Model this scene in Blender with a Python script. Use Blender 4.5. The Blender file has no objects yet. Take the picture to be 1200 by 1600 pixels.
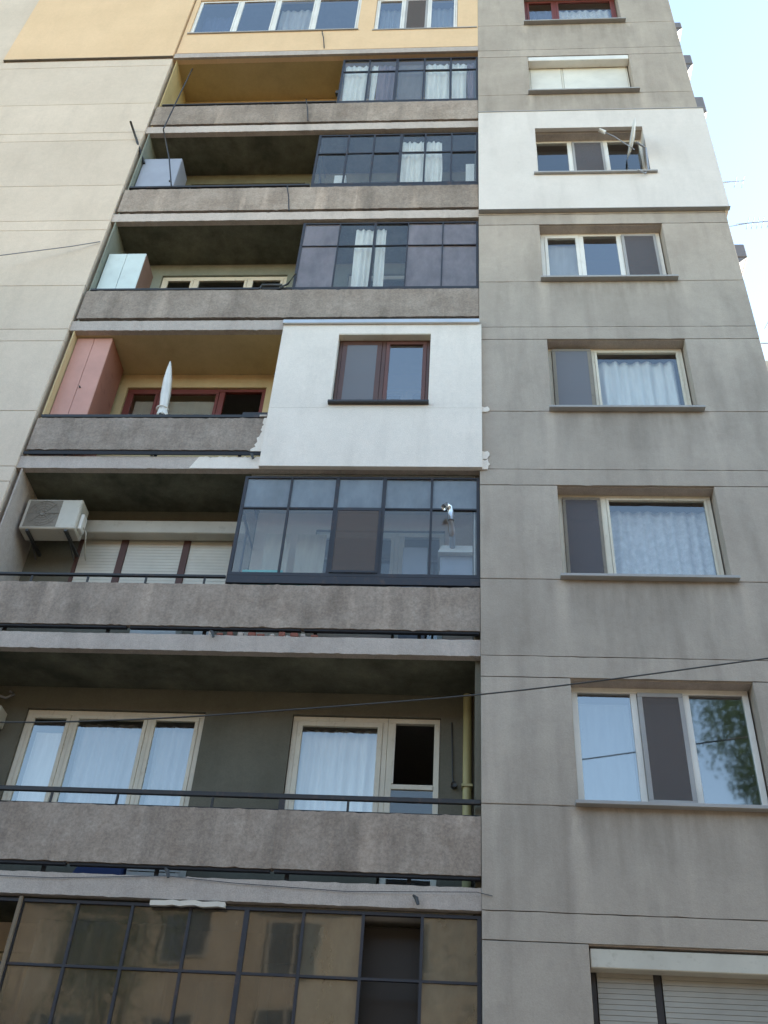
import bpy, math, random
from mathutils import Vector, Matrix
random.seed(7)
R = math.radians
scene = bpy.context.scene
col = scene.collection

# ------------------------------------------------------------------ camera
OZ = 10.566                       # height of the slab underside called storey 0 above the street
pitch, yaw, roll = 0.693676, -0.099535, 0.0731733
fwd = Vector((math.sin(yaw)*math.cos(pitch), math.cos(yaw)*math.cos(pitch), math.sin(pitch)))
rgt = Vector((math.cos(yaw), -math.sin(yaw), 0)); upv = rgt.cross(fwd)
c_, s_ = math.cos(roll), math.sin(roll)
rgt, upv = c_*rgt + s_*upv, -s_*rgt + c_*upv
cam_d = bpy.data.cameras.new('camera'); cam = bpy.data.objects.new('camera', cam_d); col.objects.link(cam)
M = Matrix((rgt, upv, -fwd)).transposed().to_4x4(); M.translation = Vector((-0.2145, -9.8743, OZ-8.9663))
cam.matrix_world = M
cam_d.sensor_fit = 'VERTICAL'; cam_d.sensor_height = 24; cam_d.lens = 1607.42/1600*24
cam_d.clip_end = 3000; cam_d.clip_start = .05
scene.camera = cam

# ------------------------------------------------------------------ sky, sun, exposure
SUN_EL, SUN_AZ = R(26), R(60)     # azimuth from +y (behind the block) towards +x
world = bpy.data.worlds.new('World'); scene.world = world; world.use_nodes = True
wn = world.node_tree; wn.nodes.clear()
sky = wn.nodes.new('ShaderNodeTexSky'); sky.sky_type = 'NISHITA'; sky.sun_disc = False
sky.sun_elevation = SUN_EL; sky.sun_rotation = SUN_AZ
sky.air_density = 1.0; sky.dust_density = .3; sky.ozone_density = 4.0
bg = wn.nodes.new('ShaderNodeBackground'); bg.inputs['Strength'].default_value = .15
wo = wn.nodes.new('ShaderNodeOutputWorld')
wb = wn.nodes.new('ShaderNodeMix'); wb.data_type = 'RGBA'; wb.blend_type = 'MULTIPLY'; wb.inputs[0].default_value = 1
wb.inputs[7].default_value = (1.17, .955, .72, 1)          # the camera's daylight-shade white balance
wn.links.new(sky.outputs[0], wb.inputs[6]); wn.links.new(wb.outputs[2], bg.inputs[0]); wn.links.new(bg.outputs[0], wo.inputs[0])
sd = bpy.data.lights.new('sun', 'SUN'); sd.energy = 2.6; sd.angle = R(.5); sd.color = (1, .93, .82)
sun = bpy.data.objects.new('sun', sd); col.objects.link(sun)
tosun = Vector((math.sin(SUN_AZ)*math.cos(SUN_EL), math.cos(SUN_AZ)*math.cos(SUN_EL), math.sin(SUN_EL)))
sun.rotation_euler = tosun.to_track_quat('Z', 'Y').to_euler()
scene.view_settings.view_transform = 'Standard'; scene.view_settings.look = 'None'
scene.view_settings.gamma = 1; scene.view_settings.use_curve_mapping = False
scene.view_settings.exposure = 2.52
scene.render.engine = 'CYCLES'
scene.render.filter_size = 2.4
scene.cycles.max_bounces = 10; scene.cycles.transparent_max_bounces = 24
scene.cycles.caustics_reflective = False; scene.cycles.caustics_refractive = False

# ------------------------------------------------------------------ material helpers
def nt(m):
    m.use_nodes = True; t = m.node_tree; t.nodes.clear(); return t
def N(t, typ, **kw):
    n = t.nodes.new(typ)
    for k, v in kw.items():
        if k in n.inputs: n.inputs[k].default_value = v
        else: setattr(n, k, v)
    return n
def mixc(t, fac, a, b, blend='MIX'):
    n = t.nodes.new('ShaderNodeMix'); n.data_type = 'RGBA'; n.blend_type = blend
    for i, v in ((0, fac), (6, a), (7, b)):
        if hasattr(v, 'links'): t.links.new(v, n.inputs[i])
        elif i == 0: n.inputs[0].default_value = v
        else: n.inputs[i].default_value = (*v, 1) if len(v) == 3 else v
    return n.outputs[2]
def ramp(t, src, lo, hi, a=0., b=1.):
    n = t.nodes.new('ShaderNodeMapRange'); n.inputs[1].default_value = lo; n.inputs[2].default_value = hi
    n.inputs[3].default_value = a; n.inputs[4].default_value = b; n.clamp = True
    t.links.new(src, n.inputs[0]); return n.outputs[0]
def noise(t, co, scale, detail=4, sc=None, rough=.55, loc=None):
    if sc or loc:
        mp = N(t, 'ShaderNodeMapping'); t.links.new(co, mp.inputs[0])
        if sc: mp.inputs['Scale'].default_value = sc
        if loc: mp.inputs['Location'].default_value = loc
        co = mp.outputs[0]
    n = N(t, 'ShaderNodeTexNoise', Scale=scale, Detail=detail, Roughness=rough)
    t.links.new(co, n.inputs['Vector']); return n.outputs[0]
def plaster(name, a, b, streak=.25, speck=0., bump=.25, bscale=45, rough=.9, vary=.06, big=.9, light=0., sills=0., fine=75):
    """weathered render or concrete: broad blotches, vertical wash marks, fine grain"""
    a, b = [tuple(x*k for x, k in zip(c_, (1.03, .965, .93))) for c_ in (a, b)]      # everything mineral here is a little warm
    m = bpy.data.materials.new(name); t = nt(m)
    tc = N(t, 'ShaderNodeTexCoord'); co = tc.outputs['Object']
    c = mixc(t, ramp(t, noise(t, co, big, 7, rough=.62), .34, .66), a, b)
    if streak:
        s = ramp(t, noise(t, co, 1.0, 6, sc=(2.6, 2, .45), rough=.62), .5, .76, 0, streak)
        c = mixc(t, s, c, tuple(x*.42 for x in a))
        s3 = ramp(t, noise(t, co, 2.6, 5, rough=.7, loc=(3, 1, 7)), .55, .8, 0, streak*.7)
        c = mixc(t, s3, c, tuple(x*.55 for x in a))
    if light:
        s = ramp(t, noise(t, co, 1.0, 4, sc=(3.2, 2, .35), loc=(9, 0, 3), rough=.5), .56, .68, 0, light)
        c = mixc(t, s, c, tuple(min(.8, x*1.75) for x in a))
    if sills:      # soot washed down from the sill ends and below the sills
        sp = N(t, 'ShaderNodeSeparateXYZ'); t.links.new(co, sp.inputs[0])
        def mth(op, a_, b_=None):
            n = N(t, 'ShaderNodeMath', operation=op)
            for i_, v_ in enumerate((a_, b_)):
                if v_ is None: continue
                if hasattr(v_, 'links'): t.links.new(v_, n.inputs[i_])
                else: n.inputs[i_].default_value = v_
            return n.outputs[0]
        fz = mth('FRACT', mth('DIVIDE', mth('SUBTRACT', sp.outputs[2], OZ+1.07-28), 2.8))
        below = ramp(t, fz, .72, 1.0); mx_ = mth('MULTIPLY', ramp(t, sp.outputs[0], .75, 1.05), ramp(t, sp.outputs[0], 3.25, 2.9))
        nn = ramp(t, noise(t, co, 1.0, 6, sc=(4.5, 2, .7), rough=.65, loc=(1, 2, 3)), .38, .72)
        c = mixc(t, mth('MULTIPLY', mth('MULTIPLY', below, mx_), mth('MULTIPLY', nn, sills)), c, tuple(x*.4 for x in a))
        ends = mth('ADD', mth('MULTIPLY', ramp(t, sp.outputs[0], 2.93, 3.0), ramp(t, sp.outputs[0], 3.22, 3.05)), mth('MULTIPLY', ramp(t, sp.outputs[0], .82, .9), ramp(t, sp.outputs[0], 1.06, .97)))
        c = mixc(t, mth('MULTIPLY', mth('MULTIPLY', ramp(t, fz, .45, .95), ends), mth('MULTIPLY', ramp(t, noise(t, co, 1.3, 4, sc=(2, 1, .6)), .38, .52), .8)), c, tuple(min(.8, x*1.4) for x in a))
    if speck:
        s = ramp(t, noise(t, co, fine, 3, rough=.7), .36, .64, 1-speck, 1+speck)
        cmb = N(t, 'ShaderNodeCombineColor'); [t.links.new(s, cmb.inputs[i]) for i in range(3)]
        c = mixc(t, 1., c, cmb.outputs[0], 'MULTIPLY')
        s = ramp(t, noise(t, co, 13, 4, rough=.7), .3, .7, 1-speck*.7, 1+speck*.7)
        cmb = N(t, 'ShaderNodeCombineColor'); [t.links.new(s, cmb.inputs[i]) for i in range(3)]
        c = mixc(t, 1., c, cmb.outputs[0], 'MULTIPLY')
    if vary:
        oi = N(t, 'ShaderNodeObjectInfo'); s = ramp(t, oi.outputs['Random'], 0, 1, 1-vary, 1+vary)
        cmb = N(t, 'ShaderNodeCombineColor'); [t.links.new(s, cmb.inputs[i]) for i in range(3)]
        c = mixc(t, 1., c, cmb.outputs[0], 'MULTIPLY')
    p = N(t, 'ShaderNodeBsdfPrincipled', Roughness=rough); p.inputs['Specular IOR Level'].default_value = .3
    t.links.new(c, p.inputs['Base Color'])
    bn = N(t, 'ShaderNodeBump', Strength=bump, Distance=.012)
    t.links.new(noise(t, co, bscale, 6, rough=.7), bn.inputs['Height']); t.links.new(bn.outputs[0], p.inputs['Normal'])
    o = N(t, 'ShaderNodeOutputMaterial'); t.links.new(p.outputs[0], o.inputs[0]); return m
def paint(name, c, rough=.5, metal=0., wear=None, wearamt=.5, wscale=9, sc=None, vary=.0):
    m = bpy.data.materials.new(name); t = nt(m)
    co = N(t, 'ShaderNodeTexCoord').outputs['Object']
    cc = mixc(t, ramp(t, noise(t, co, 2.2, 5), .35, .65), tuple(x*.86 for x in c), c)
    if wear: cc = mixc(t, ramp(t, noise(t, co, wscale, 6, sc=sc, rough=.7), .56, .7, 0, wearamt), cc, wear)
    p = N(t, 'ShaderNodeBsdfPrincipled', Roughness=rough, Metallic=metal); t.links.new(cc, p.inputs['Base Color'])
    bn = N(t, 'ShaderNodeBump', Strength=.12, Distance=.004); t.links.new(noise(t, co, 25, 4), bn.inputs['Height'])
    t.links.new(bn.outputs[0], p.inputs['Normal'])
    o = N(t, 'ShaderNodeOutputMaterial'); t.links.new(p.outputs[0], o.inputs[0]); return m
def cloth(name, c, lace=False, trans=.35):
    m = bpy.data.materials.new(name); t = nt(m)
    co = N(t, 'ShaderNodeTexCoord').outputs['Object']
    if lace: cc = mixc(t, ramp(t, noise(t, co, 11, 5, rough=.6), .38, .62), tuple(x*.78 for x in c), c)
    else: cc = mixc(t, ramp(t, noise(t, co, 4, 3, sc=(3, 1, .4)), .35, .65), tuple(x*.85 for x in c), c)
    d = N(t, 'ShaderNodeBsdfDiffuse'); tr = N(t, 'ShaderNodeBsdfTranslucent'); mx = N(t, 'ShaderNodeMixShader', Fac=trans)
    t.links.new(cc, d.inputs[0]); t.links.new(cc, tr.inputs[0]); t.links.new(d.outputs[0], mx.inputs[1]); t.links.new(tr.outputs[0], mx.inputs[2])
    o = N(t, 'ShaderNodeOutputMaterial'); t.links.new(mx.outputs[0], o.inputs[0]); return m
def glass(name, ior=1.62, tint=(.93, .95, .95), wave=.12, rough=.0, film=0., filmc=(.5, .5, .5), gloss=(1, 1, 1), base=.02):
    """window glass: clear body, Fresnel reflection on the face towards the viewer, faint waviness, dust film"""
    m = bpy.data.materials.new(name); t = nt(m)
    co = N(t, 'ShaderNodeTexCoord').outputs['Object']
    bn = N(t, 'ShaderNodeBump', Strength=wave, Distance=.03); t.links.new(noise(t, co, 1.7, 2), bn.inputs['Height'])
    fr = N(t, 'ShaderNodeFresnel', IOR=ior)
    ge = N(t, 'ShaderNodeNewGeometry')
    inv = N(t, 'ShaderNodeMath', operation='SUBTRACT'); inv.inputs[0].default_value = 1; t.links.new(ge.outputs['Backfacing'], inv.inputs[1])
    ad = N(t, 'ShaderNodeMath', operation='ADD'); ad.inputs[1].default_value = base; t.links.new(fr.outputs[0], ad.inputs[0])
    mu = N(t, 'ShaderNodeMath', operation='MULTIPLY', use_clamp=True); t.links.new(ad.outputs[0], mu.inputs[0]); t.links.new(inv.outputs[0], mu.inputs[1])
    tr = N(t, 'ShaderNodeBsdfTransparent'); tr.inputs[0].default_value = (*tint, 1)
    gl = N(t, 'ShaderNodeBsdfGlossy', Roughness=rough); gl.inputs[0].default_value = (*gloss, 1); t.links.new(bn.outputs[0], gl.inputs['Normal'])
    body = tr.outputs[0]
    if film:
        df = N(t, 'ShaderNodeBsdfDiffuse'); t.links.new(mixc(t, ramp(t, noise(t, co, 3, 5), .3, .7), tuple(x*.75 for x in filmc), filmc), df.inputs[0])
        tl = N(t, 'ShaderNodeBsdfTranslucent'); tl.inputs[0].default_value = (*filmc, 1)
        m2 = N(t, 'ShaderNodeMixShader', Fac=.5); t.links.new(df.outputs[0], m2.inputs[1]); t.links.new(tl.outputs[0], m2.inputs[2])
        m1 = N(t, 'ShaderNodeMixShader', Fac=film); t.links.new(ramp(t, noise(t, co, 1.6, 6, sc=(1.6, 1, .7), rough=.65), .3, .7, film*.72, min(1, film*1.28)), m1.inputs[0]); t.links.new(body, m1.inputs[1]); t.links.new(m2.outputs[0], m1.inputs[2]); body = m1.outputs[0]
    mx = N(t, 'ShaderNodeMixShader'); t.links.new(mu.outputs[0], mx.inputs[0]); t.links.new(body, mx.inputs[1]); t.links.new(gl.outputs[0], mx.inputs[2])
    o = N(t, 'ShaderNodeOutputMaterial'); t.links.new(mx.outputs[0], o.inputs[0]); return m
def screenmesh(name, c, cover=.6):
    m = bpy.data.materials.new(name); t = nt(m)
    d = N(t, 'ShaderNodeBsdfDiffuse'); d.inputs[0].default_value = (*c, 1)
    tr = N(t, 'ShaderNodeBsdfTransparent'); mx = N(t, 'ShaderNodeMixShader', Fac=cover)
    t.links.new(tr.outputs[0], mx.inputs[1]); t.links.new(d.outputs[0], mx.inputs[2])
    o = N(t, 'ShaderNodeOutputMaterial'); t.links.new(mx.outputs[0], o.inputs[0]); return m

# colours are real-world albedos
CON = plaster('grey_render', (.345, .312, .270), (.420, .384, .333), streak=.40, speck=.05, light=.16, big=.8, sills=.6, vary=.045, bump=.35)
PALE = plaster('pale_render', (.56, .495, .41), (.62, .55, .46), streak=.16, speck=.05, vary=.04)
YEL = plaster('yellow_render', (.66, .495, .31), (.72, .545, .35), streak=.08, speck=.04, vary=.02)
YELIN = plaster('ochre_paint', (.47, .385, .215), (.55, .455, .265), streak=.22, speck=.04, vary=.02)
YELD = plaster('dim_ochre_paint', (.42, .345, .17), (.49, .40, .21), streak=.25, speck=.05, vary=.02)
WHT = plaster('white_render', (.72, .70, .65), (.78, .755, .70), streak=.2, speck=.04, vary=.015, big=1.4, bump=.5, bscale=70)
WHT2 = plaster('cool_white_render', (.62, .605, .575), (.68, .665, .635), streak=.2, speck=.03, vary=.02, bump=.3, bscale=70)
PEB = plaster('pebble_dash', (.25, .212, .178), (.345, .303, .262), streak=.6, speck=.15, bump=.55, bscale=45, big=2.2, light=.6, vary=.12, fine=40)
SLAB = plaster('bare_concrete', (.40, .365, .335), (.48, .445, .41), streak=.32, speck=.12, bump=.5, bscale=30, light=.1)
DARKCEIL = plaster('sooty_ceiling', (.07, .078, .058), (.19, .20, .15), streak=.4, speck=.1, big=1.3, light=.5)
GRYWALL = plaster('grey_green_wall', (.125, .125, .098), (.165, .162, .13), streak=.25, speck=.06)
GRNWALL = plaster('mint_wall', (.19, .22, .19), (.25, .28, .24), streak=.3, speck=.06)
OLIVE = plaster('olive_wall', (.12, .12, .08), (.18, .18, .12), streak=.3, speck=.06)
BEIGEIN = plaster('beige_inner_wall', (.62, .55, .48), (.70, .63, .56), streak=.12, speck=.04)
WHTIN = plaster('white_inner_wall', (.55, .55, .52), (.62, .62, .58), streak=.12, speck=.04)
INT = plaster('room_wall', (.30, .28, .26), (.36, .34, .31), streak=0, speck=0, bump=.05)
DARKIN = plaster('dark_inner_wall', (.10, .09, .08), (.14, .13, .11), streak=.2, speck=.05)
STEEL = paint('dark_steel', (.022, .022, .03), .55, .0, (.10, .055, .035), .55)
STEELB = paint('black_strip', (.012, .012, .016), .75)
RAILM = paint('rail_paint', (.02, .018, .018), .5, 0, (.11, .06, .04), .5)
BRNP = paint('dark_brown_post', (.10, .045, .035), .6)
PVC = paint('white_pvc', (.80, .77, .71), .35, 0, (.5, .48, .43), .3, 5)
CREAM = paint('cream_wood', (.72, .66, .54), .6, 0, (.45, .38, .28), .5, 9, (2, 1, 1))
OLDWOOD = paint('weathered_wood', (.24, .21, .17), .8, 0, (.10, .08, .06), .7)
BROWN = paint('brown_pvc', (.10, .045, .03), .35)
REDW = paint('red_brown_wood', (.17, .035, .025), .5, 0, (.08, .03, .02), .5)
SILLM = paint('grey_sill', (.36, .345, .335), .55, .0, (.42, .40, .38), .5)
BRNR = paint('reddish_brown_sash', (.13, .05, .035), .4)
DSILL = paint('brown_sill', (.035, .03, .03), .4)
ZINC = paint('zinc_flashing', (.62, .62, .62), .35, .6)
ALU = paint('bright_aluminium', (.8, .8, .8), .25, .9)
WMETAL = paint('off_white_metal', (.56, .52, .44), .5, 0, (.36, .32, .25), .6)
SHUTL = paint('light_cream_shutter', (.80, .77, .69), .45)
SHUT = paint('cream_shutter', (.66, .625, .54), .5)
SHUTW = paint('white_shutter', (.36, .33, .28), .45)
PINK = paint('pink_panel', (.56, .29, .23), .6, 0, (.48, .23, .18), .4, 3, (4, 1, .4))
RUST = paint('rusty_red_board', (.32, .13, .085), .75, 0, (.20, .07, .045), .7, 6)
GREYM = paint('grey_sheet_metal', (.33, .35, .41), .5, .1)
GREYD = paint('dark_grey_casing', (.16, .16, .18), .6)
GREYS = paint('grey_cabinet_side', (.27, .27, .30), .6)
MINT = paint('pale_mint_panel', (.60, .68, .66), .5, 0, (.42, .45, .43), .4, 4)
BRNB = paint('brown_board', (.22, .12, .08), .7)
BAYSHADE = paint('bay_shade', (.03, .022, .016), .6)
YPIPE = paint('yellow_pipe', (.42, .37, .17), .5)
DGR = paint('dark_grey_plastic', (.05, .05, .05), .6)
BLUEB = paint('blue_plastic', (.02, .045, .16), .5)
TEAL = paint('teal_plastic', (.15, .55, .48), .5)
WOODL = paint('pale_wood_lath', (.20, .15, .10), .8)
BRICKC = paint('brick_rubble', (.25, .09, .065), .9)
TAR = plaster('asphalt', (.045, .045, .047), (.06, .06, .06), streak=0, speck=.2)
PAVE = plaster('pavement_slab', (.13, .125, .12), (.18, .17, .16), streak=.2, speck=.1)
GRASS = plaster('grass_green', (.05, .075, .025), (.08, .10, .035), streak=0, speck=.3)
BARK = plaster('bark', (.09, .07, .05), (.14, .11, .08), streak=.3, speck=.2)
OPP = plaster('ochre_block_render', (.25, .205, .15), (.31, .26, .19), streak=.4, speck=.05)
OPPG = plaster('cream_block_render', (.52, .47, .38), (.58, .53, .43), streak=.2, speck=.05)
TILE = plaster('roof_tile', (.25, .09, .05), (.32, .13, .08), streak=.2, speck=.2)
CURW = cloth('white_curtain_cloth', (.86, .83, .78), trans=.0)
CURL = cloth('lace_curtain_cloth', (.76, .73, .72), lace=True, trans=.2)
CURM = cloth('mauve_curtain_cloth', (.27, .20, .22), trans=.2)
CURG = cloth('grey_brown_curtain_cloth', (.24, .21, .20), trans=.2)
CURB = cloth('dark_blue_curtain_cloth', (.14, .15, .24), trans=.25)
CURBE = cloth('beige_blind_cloth', (.64, .57, .48), trans=.15)
CURP = cloth('pale_blue_blind_cloth', (.62, .60, .60), trans=.3)
GL = glass('window_glass', 2.35, wave=.03)
GLB = glass('strong_reflecting_glass', 3.0, rough=.035, wave=.02, tint=(.80, .84, .86))
GLO = glass('old_wavy_glass', 1.65, wave=.10, film=.06, filmc=(.45, .45, .45))
GLF = glass('frosted_glass', 1.5, wave=.1, rough=.25, film=.72, filmc=(.40, .45, .50))
GLD = glass('dusty_brown_glass', 1.6, rough=.03, wave=.045, film=.5, filmc=(.20, .175, .14), tint=(.78, .76, .66))
GLDLIT = glass('dusty_lit_glass', 1.6, rough=.025, wave=.06, film=.6, filmc=(.34, .295, .22), tint=(.78, .76, .66))  # dust film made paler, painting the sunlit reflection into these panes
GLM = glass('mauve_grey_glass', 1.6, wave=.1, film=.72, filmc=(.40, .345, .35), tint=(.7, .66, .66))
SCRD = screenmesh('dark_insect_screen', (.16, .15, .16), .6)
SCRB = screenmesh('brown_insect_screen', (.15, .13, .125), .62)
SCRG = screenmesh('grey_insect_screen', (.24, .245, .27), .65)

# ------------------------------------------------------------------ mesh helpers
def rootloc(o):
    v = Vector((0, 0, 0))
    while o is not None: v += o.location; o = o.parent
    return v
class MB:
    def __init__(s): s.v = []; s.f = []; s.sm = []
    def add(s, vs, fs, smooth=False):
        n = len(s.v); s.v += [tuple(v) for v in vs]; s.f += [tuple(i+n for i in f) for f in fs]; s.sm += [smooth]*len(fs); return s
    def box(s, x0, x1, y0, y1, z0, z1):
        return s.add([(x0,y0,z0),(x1,y0,z0),(x1,y1,z0),(x0,y1,z0),(x0,y0,z1),(x1,y0,z1),(x1,y1,z1),(x0,y1,z1)],
                     [(0,3,2,1),(4,5,6,7),(0,1,5,4),(1,2,6,5),(2,3,7,6),(3,0,4,7)])
    def hexa(s, lo, hi):
        return s.add(lo+hi, [(0,3,2,1),(4,5,6,7),(0,1,5,4),(1,2,6,5),(2,3,7,6),(3,0,4,7)])
    def tube(s, pts, r, n=8, caps=True):
        pts = [Vector(p) for p in pts]; rs = r if isinstance(r, (list, tuple)) else [r]*len(pts); vs = []; fs = []
        for i, p in enumerate(pts):
            d = (pts[min(i+1, len(pts)-1)] - pts[max(i-1, 0)]).normalized()
            a = Vector((0, 0, 1)) if abs(d.z) < .9 else Vector((1, 0, 0)); u = d.cross(a).normalized(); w = u.cross(d)
            for k in range(n): t = 2*math.pi*k/n; vs.append(p + (u*math.cos(t) + w*math.sin(t))*rs[i])
        for i in range(len(pts)-1):
            for k in range(n): a = i*n+k; b = i*n+(k+1) % n; fs.append((a, b, b+n, a+n))
        if caps: fs += [tuple(range(n)), tuple(range(len(vs)-1, len(vs)-n-1, -1))]
        return s.add(vs, fs, True)
    def prism(s, poly, y0, y1):     # outline in x, z with thickness along y
        n = len(poly); vs = [(x, y0, z) for x, z in poly] + [(x, y1, z) for x, z in poly]
        return s.add(vs, [tuple(range(n)), tuple(range(2*n-1, n-1, -1))] + [(i, i+n, (i+1) % n+n, (i+1) % n) for i in range(n)])
    def rough(s, x0, x1, y0, y1, z0, z1, step=.09, j=.006):     # a bar along x with chipped long edges
        n = max(2, int((x1-x0)/step)); vs = []; fs = []; q = [0]*4
        for i in range(n+1):
            x = x0+(x1-x0)*i/n
            for k, (y, z) in enumerate(((y0, z0), (y1, z0), (y1, z1), (y0, z1))):
                jj = j*(2.4 if random.random() < .07 else 1)
                dy = abs(random.gauss(0, jj))*.6 if y == y0 else 0; dz = random.gauss(0, jj)*(1 if y == y0 else .3)
                vs.append((x, y+dy, z+dz))
        for i in range(n):
            for k in range(4): a = i*4+k; b = i*4+(k+1) % 4; fs.append((a, b, b+4, a+4))
        fs += [(3, 2, 1, 0), tuple(n*4+k for k in range(4))]
        return s.add(vs, fs)
    def build(s, name, mat, parent=None, label=None, cat=None, group=None, kind=None, bevel=0, origin=None):
        if parent is not None: o0 = rootloc(parent)
        elif origin is not None: o0 = Vector(origin)
        else:
            xs = [v[0] for v in s.v]; ys = [v[1] for v in s.v]; zs = [v[2] for v in s.v]
            o0 = Vector(((min(xs)+max(xs))/2, (min(ys)+max(ys))/2, min(zs)))
            if kind == 'structure': o0 = Vector((0, 0, 0))
        me = bpy.data.meshes.new(name); me.from_pydata([(v[0]-o0.x, v[1]-o0.y, v[2]-o0.z) for v in s.v], [], s.f)
        me.polygons.foreach_set('use_smooth', s.sm); me.materials.append(mat); me.update()
        o = bpy.data.objects.new(name, me); col.objects.link(o)
        if parent is not None: o.parent = parent
        else: o.location = o0
        if bevel:
            b = o.modifiers.new('bevel', 'BEVEL'); b.width = bevel; b.segments = 1; b.limit_method = 'ANGLE'
        tag(o, label, cat, group, kind); return o
def tag(o, label=None, cat=None, group=None, kind=None):
    if label: o['label'] = label
    if cat: o['category'] = cat
    if group: o['group'] = group
    if kind: o['kind'] = kind
def thing(name, loc, label, cat, group=None):
    o = bpy.data.objects.new(name, None); col.objects.link(o); o.location = loc; o.empty_display_size = .2; tag(o, label, cat, group); return o
def S(k, dz=0.): return OZ + 2.8*k + dz
def bx(name, mat, parent, x0, x1, y0, y1, z0, z1, label=None, bevel=0): return MB().box(x0, x1, y0, y1, z0, z1).build(name, mat, parent, label, bevel=bevel)
def copy_tree(o, parent=None):
    c = o.copy(); col.objects.link(c); c.parent = parent
    for ch in list(o.children): copy_tree(ch, c)
    return c

def pane(parent, mat, x0, x1, y, z0, z1, tilt=0., th=.005):
    a = random.uniform(-tilt, tilt)*(x1-x0); b = random.uniform(-tilt, tilt)*(z1-z0)
    c = [(x0, y, z0), (x1, y+a, z0), (x1, y+a+th, z0), (x0, y+th, z0)]
    d = [(x0, y+b, z1), (x1, y+a+b, z1), (x1, y+a+b+th, z1), (x0, y+b+th, z1)]
    return MB().hexa(c, d).build('pane', mat, parent)
def window(parent, x0, x1, z0, z1, y, splits, fmat, bays, fw=.05, mw=.055, sw=.045, depth=.06, label=None, name='window'):
    """frame with mullions; bays: one dict per light: glass, sash material, screen, bar"""
    m = MB(); m.box(x0, x1, y, y+depth, z0, z0+fw); m.box(x0, x1, y, y+depth, z1-fw, z1)
    m.box(x0, x0+fw, y+.001, y+depth-.001, z0+fw, z1-fw); m.box(x1-fw, x1, y+.001, y+depth-.001, z0+fw, z1-fw)
    for s in splits: m.box(s-mw/2, s+mw/2, y+.002, y+depth-.002, z0+fw, z1-fw)
    w = m.build(name, fmat, parent, label, bevel=.004)
    ed = [x0+fw] + sum([[s-mw/2, s+mw/2] for s in splits], []) + [x1-fw]
    for i, b in enumerate(bays):
        a, c = ed[2*i]+.002, ed[2*i+1]-.002; zz0, zz1 = z0+fw+.002, z1-fw-.002
        if b.get('open'):
            continue
        s = b.get('sw', sw); yy = y + b.get('dy', -.008)
        if b.get('sash', True) is not False:
            q = MB(); d = .045
            q.box(a, c, yy, yy+d, zz0, zz0+s); q.box(a, c, yy, yy+d, zz1-s, zz1); q.box(a, a+s, yy+.001, yy+d-.001, zz0+s, zz1-s); q.box(c-s, c, yy+.001, yy+d-.001, zz0+s, zz1-s)
            if b.get('bar'): q.box(a+s, c-s, yy+.004, yy+d-.004, b['bar']-.02, b['bar']+.02)
            q.build('sash', b.get('sash') or fmat, w, bevel=.003)
        else: s = .004
        if b.get('glass'): pane(w, b['glass'], a+s-.003, c-s+.003, yy+.022, zz0+s-.003, zz1-s+.003, b.get('tilt', .004))
        if b.get('screen'):
            MB().box(a+s-.004, c-s+.004, yy+.003, yy+.006, zz0+s-.004, zz1-s+.004).build('insect_screen', b['screen'], w)
        if b.get('slats'):
            slats(w, a+.002, c-.002, yy+.012, zz0, zz1, b['slats'], .045, b.get('lean', .009))
    return w
def slats(parent, x0, x1, y, z0, z1, mat, pitch=.045, lean=.009):
    n = int((z1-z0)/pitch)
    for i in range(n):
        z = z0+(z1-z0)*i/n; h = (z1-z0)/n
        MB().hexa([(x0, y-.006, z), (x1, y-.006, z), (x1, y+.012, z), (x0, y+.012, z)], [(x0, y-.006+lean, z+h-.002), (x1, y-.006+lean, z+h-.002), (x1, y+.012, z+h-.002), (x0, y+.012, z+h-.002)]).build('slat', mat, parent)
def curtain(x0, x1, z0, z1, y, mat, label, folds=8, amp=.025, name='curtain', gather=0., group=None):
    nx = max(12, int(folds*8)); nz = 10; vs = []; fs = []; ph = random.random()*6
    for side in (0, 1):
        for j in range(nz+1):
            v = j/nz
            for i in range(nx+1):
                u = i/nx; t = u*folds*2*math.pi + ph
                xx = x0+(x1-x0)*u + gather*(1-v)*(u-.5)*(x1-x0)*math.sin(v*3)
                a = amp*(1-.35*v)
                vs.append((xx + .010*math.sin(t*.5+v*3), y + a*math.sin(t+.35*math.sin(v*4+u*9)) + .5*a*math.sin(t*.37+1) + side*.003, z0+(z1-z0)*v))
    n = nx+1; off = n*(nz+1)
    for j in range(nz):
        for i in range(nx):
            a = j*n+i; fs.append((a, a+1, a+n+1, a+n)); b = a+off; fs.append((b, b+n, b+n+1, b+1))
    for i in range(nx): a = i; fs.append((a, a+off, a+off+1, a+1)); a = nz*n+i; fs.append((a, a+1, a+off+1, a+off))
    for j in range(nz): a = j*n; fs.append((a, a+n, a+n+off, a+off)); a = j*n+nx; fs.append((a, a+off, a+n+off, a+n))
    return MB().add(vs, fs, True).build(name, mat, None, label, name.replace('_', ' '), group)
def blind(x0, x1, z0, z1, y, mat, label): return MB().rough(x0, x1, y, y+.006, z0, z1, .1, .002).build('blind', mat, None, label, 'blind')

# ================================================================== THE SETTING
MB().add([(-900,-900,0),(900,-900,0),(900,900,0),(-900,900,0)], [(0,1,2,3)]).build('ground', GRASS, kind='structure')
MB().add([(-200,-13.5,.004),(200,-13.5,.004),(200,-7,.004),(-200,-7,.004)], [(0,1,2,3)]).build('road', TAR, kind='structure')
pv = MB(); pv.box(-60, 60, -6.85, -1.2, .0, .12); pv.build('pavement', PAVE, kind='structure')
MB().box(-60, 60, -7, -6.853, 0, .135).build('kerb', SLAB, kind='structure')
MB().box(-60, 60, -16, -13.51, .0, .12).build('pavement', PAVE, kind='structure')

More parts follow.
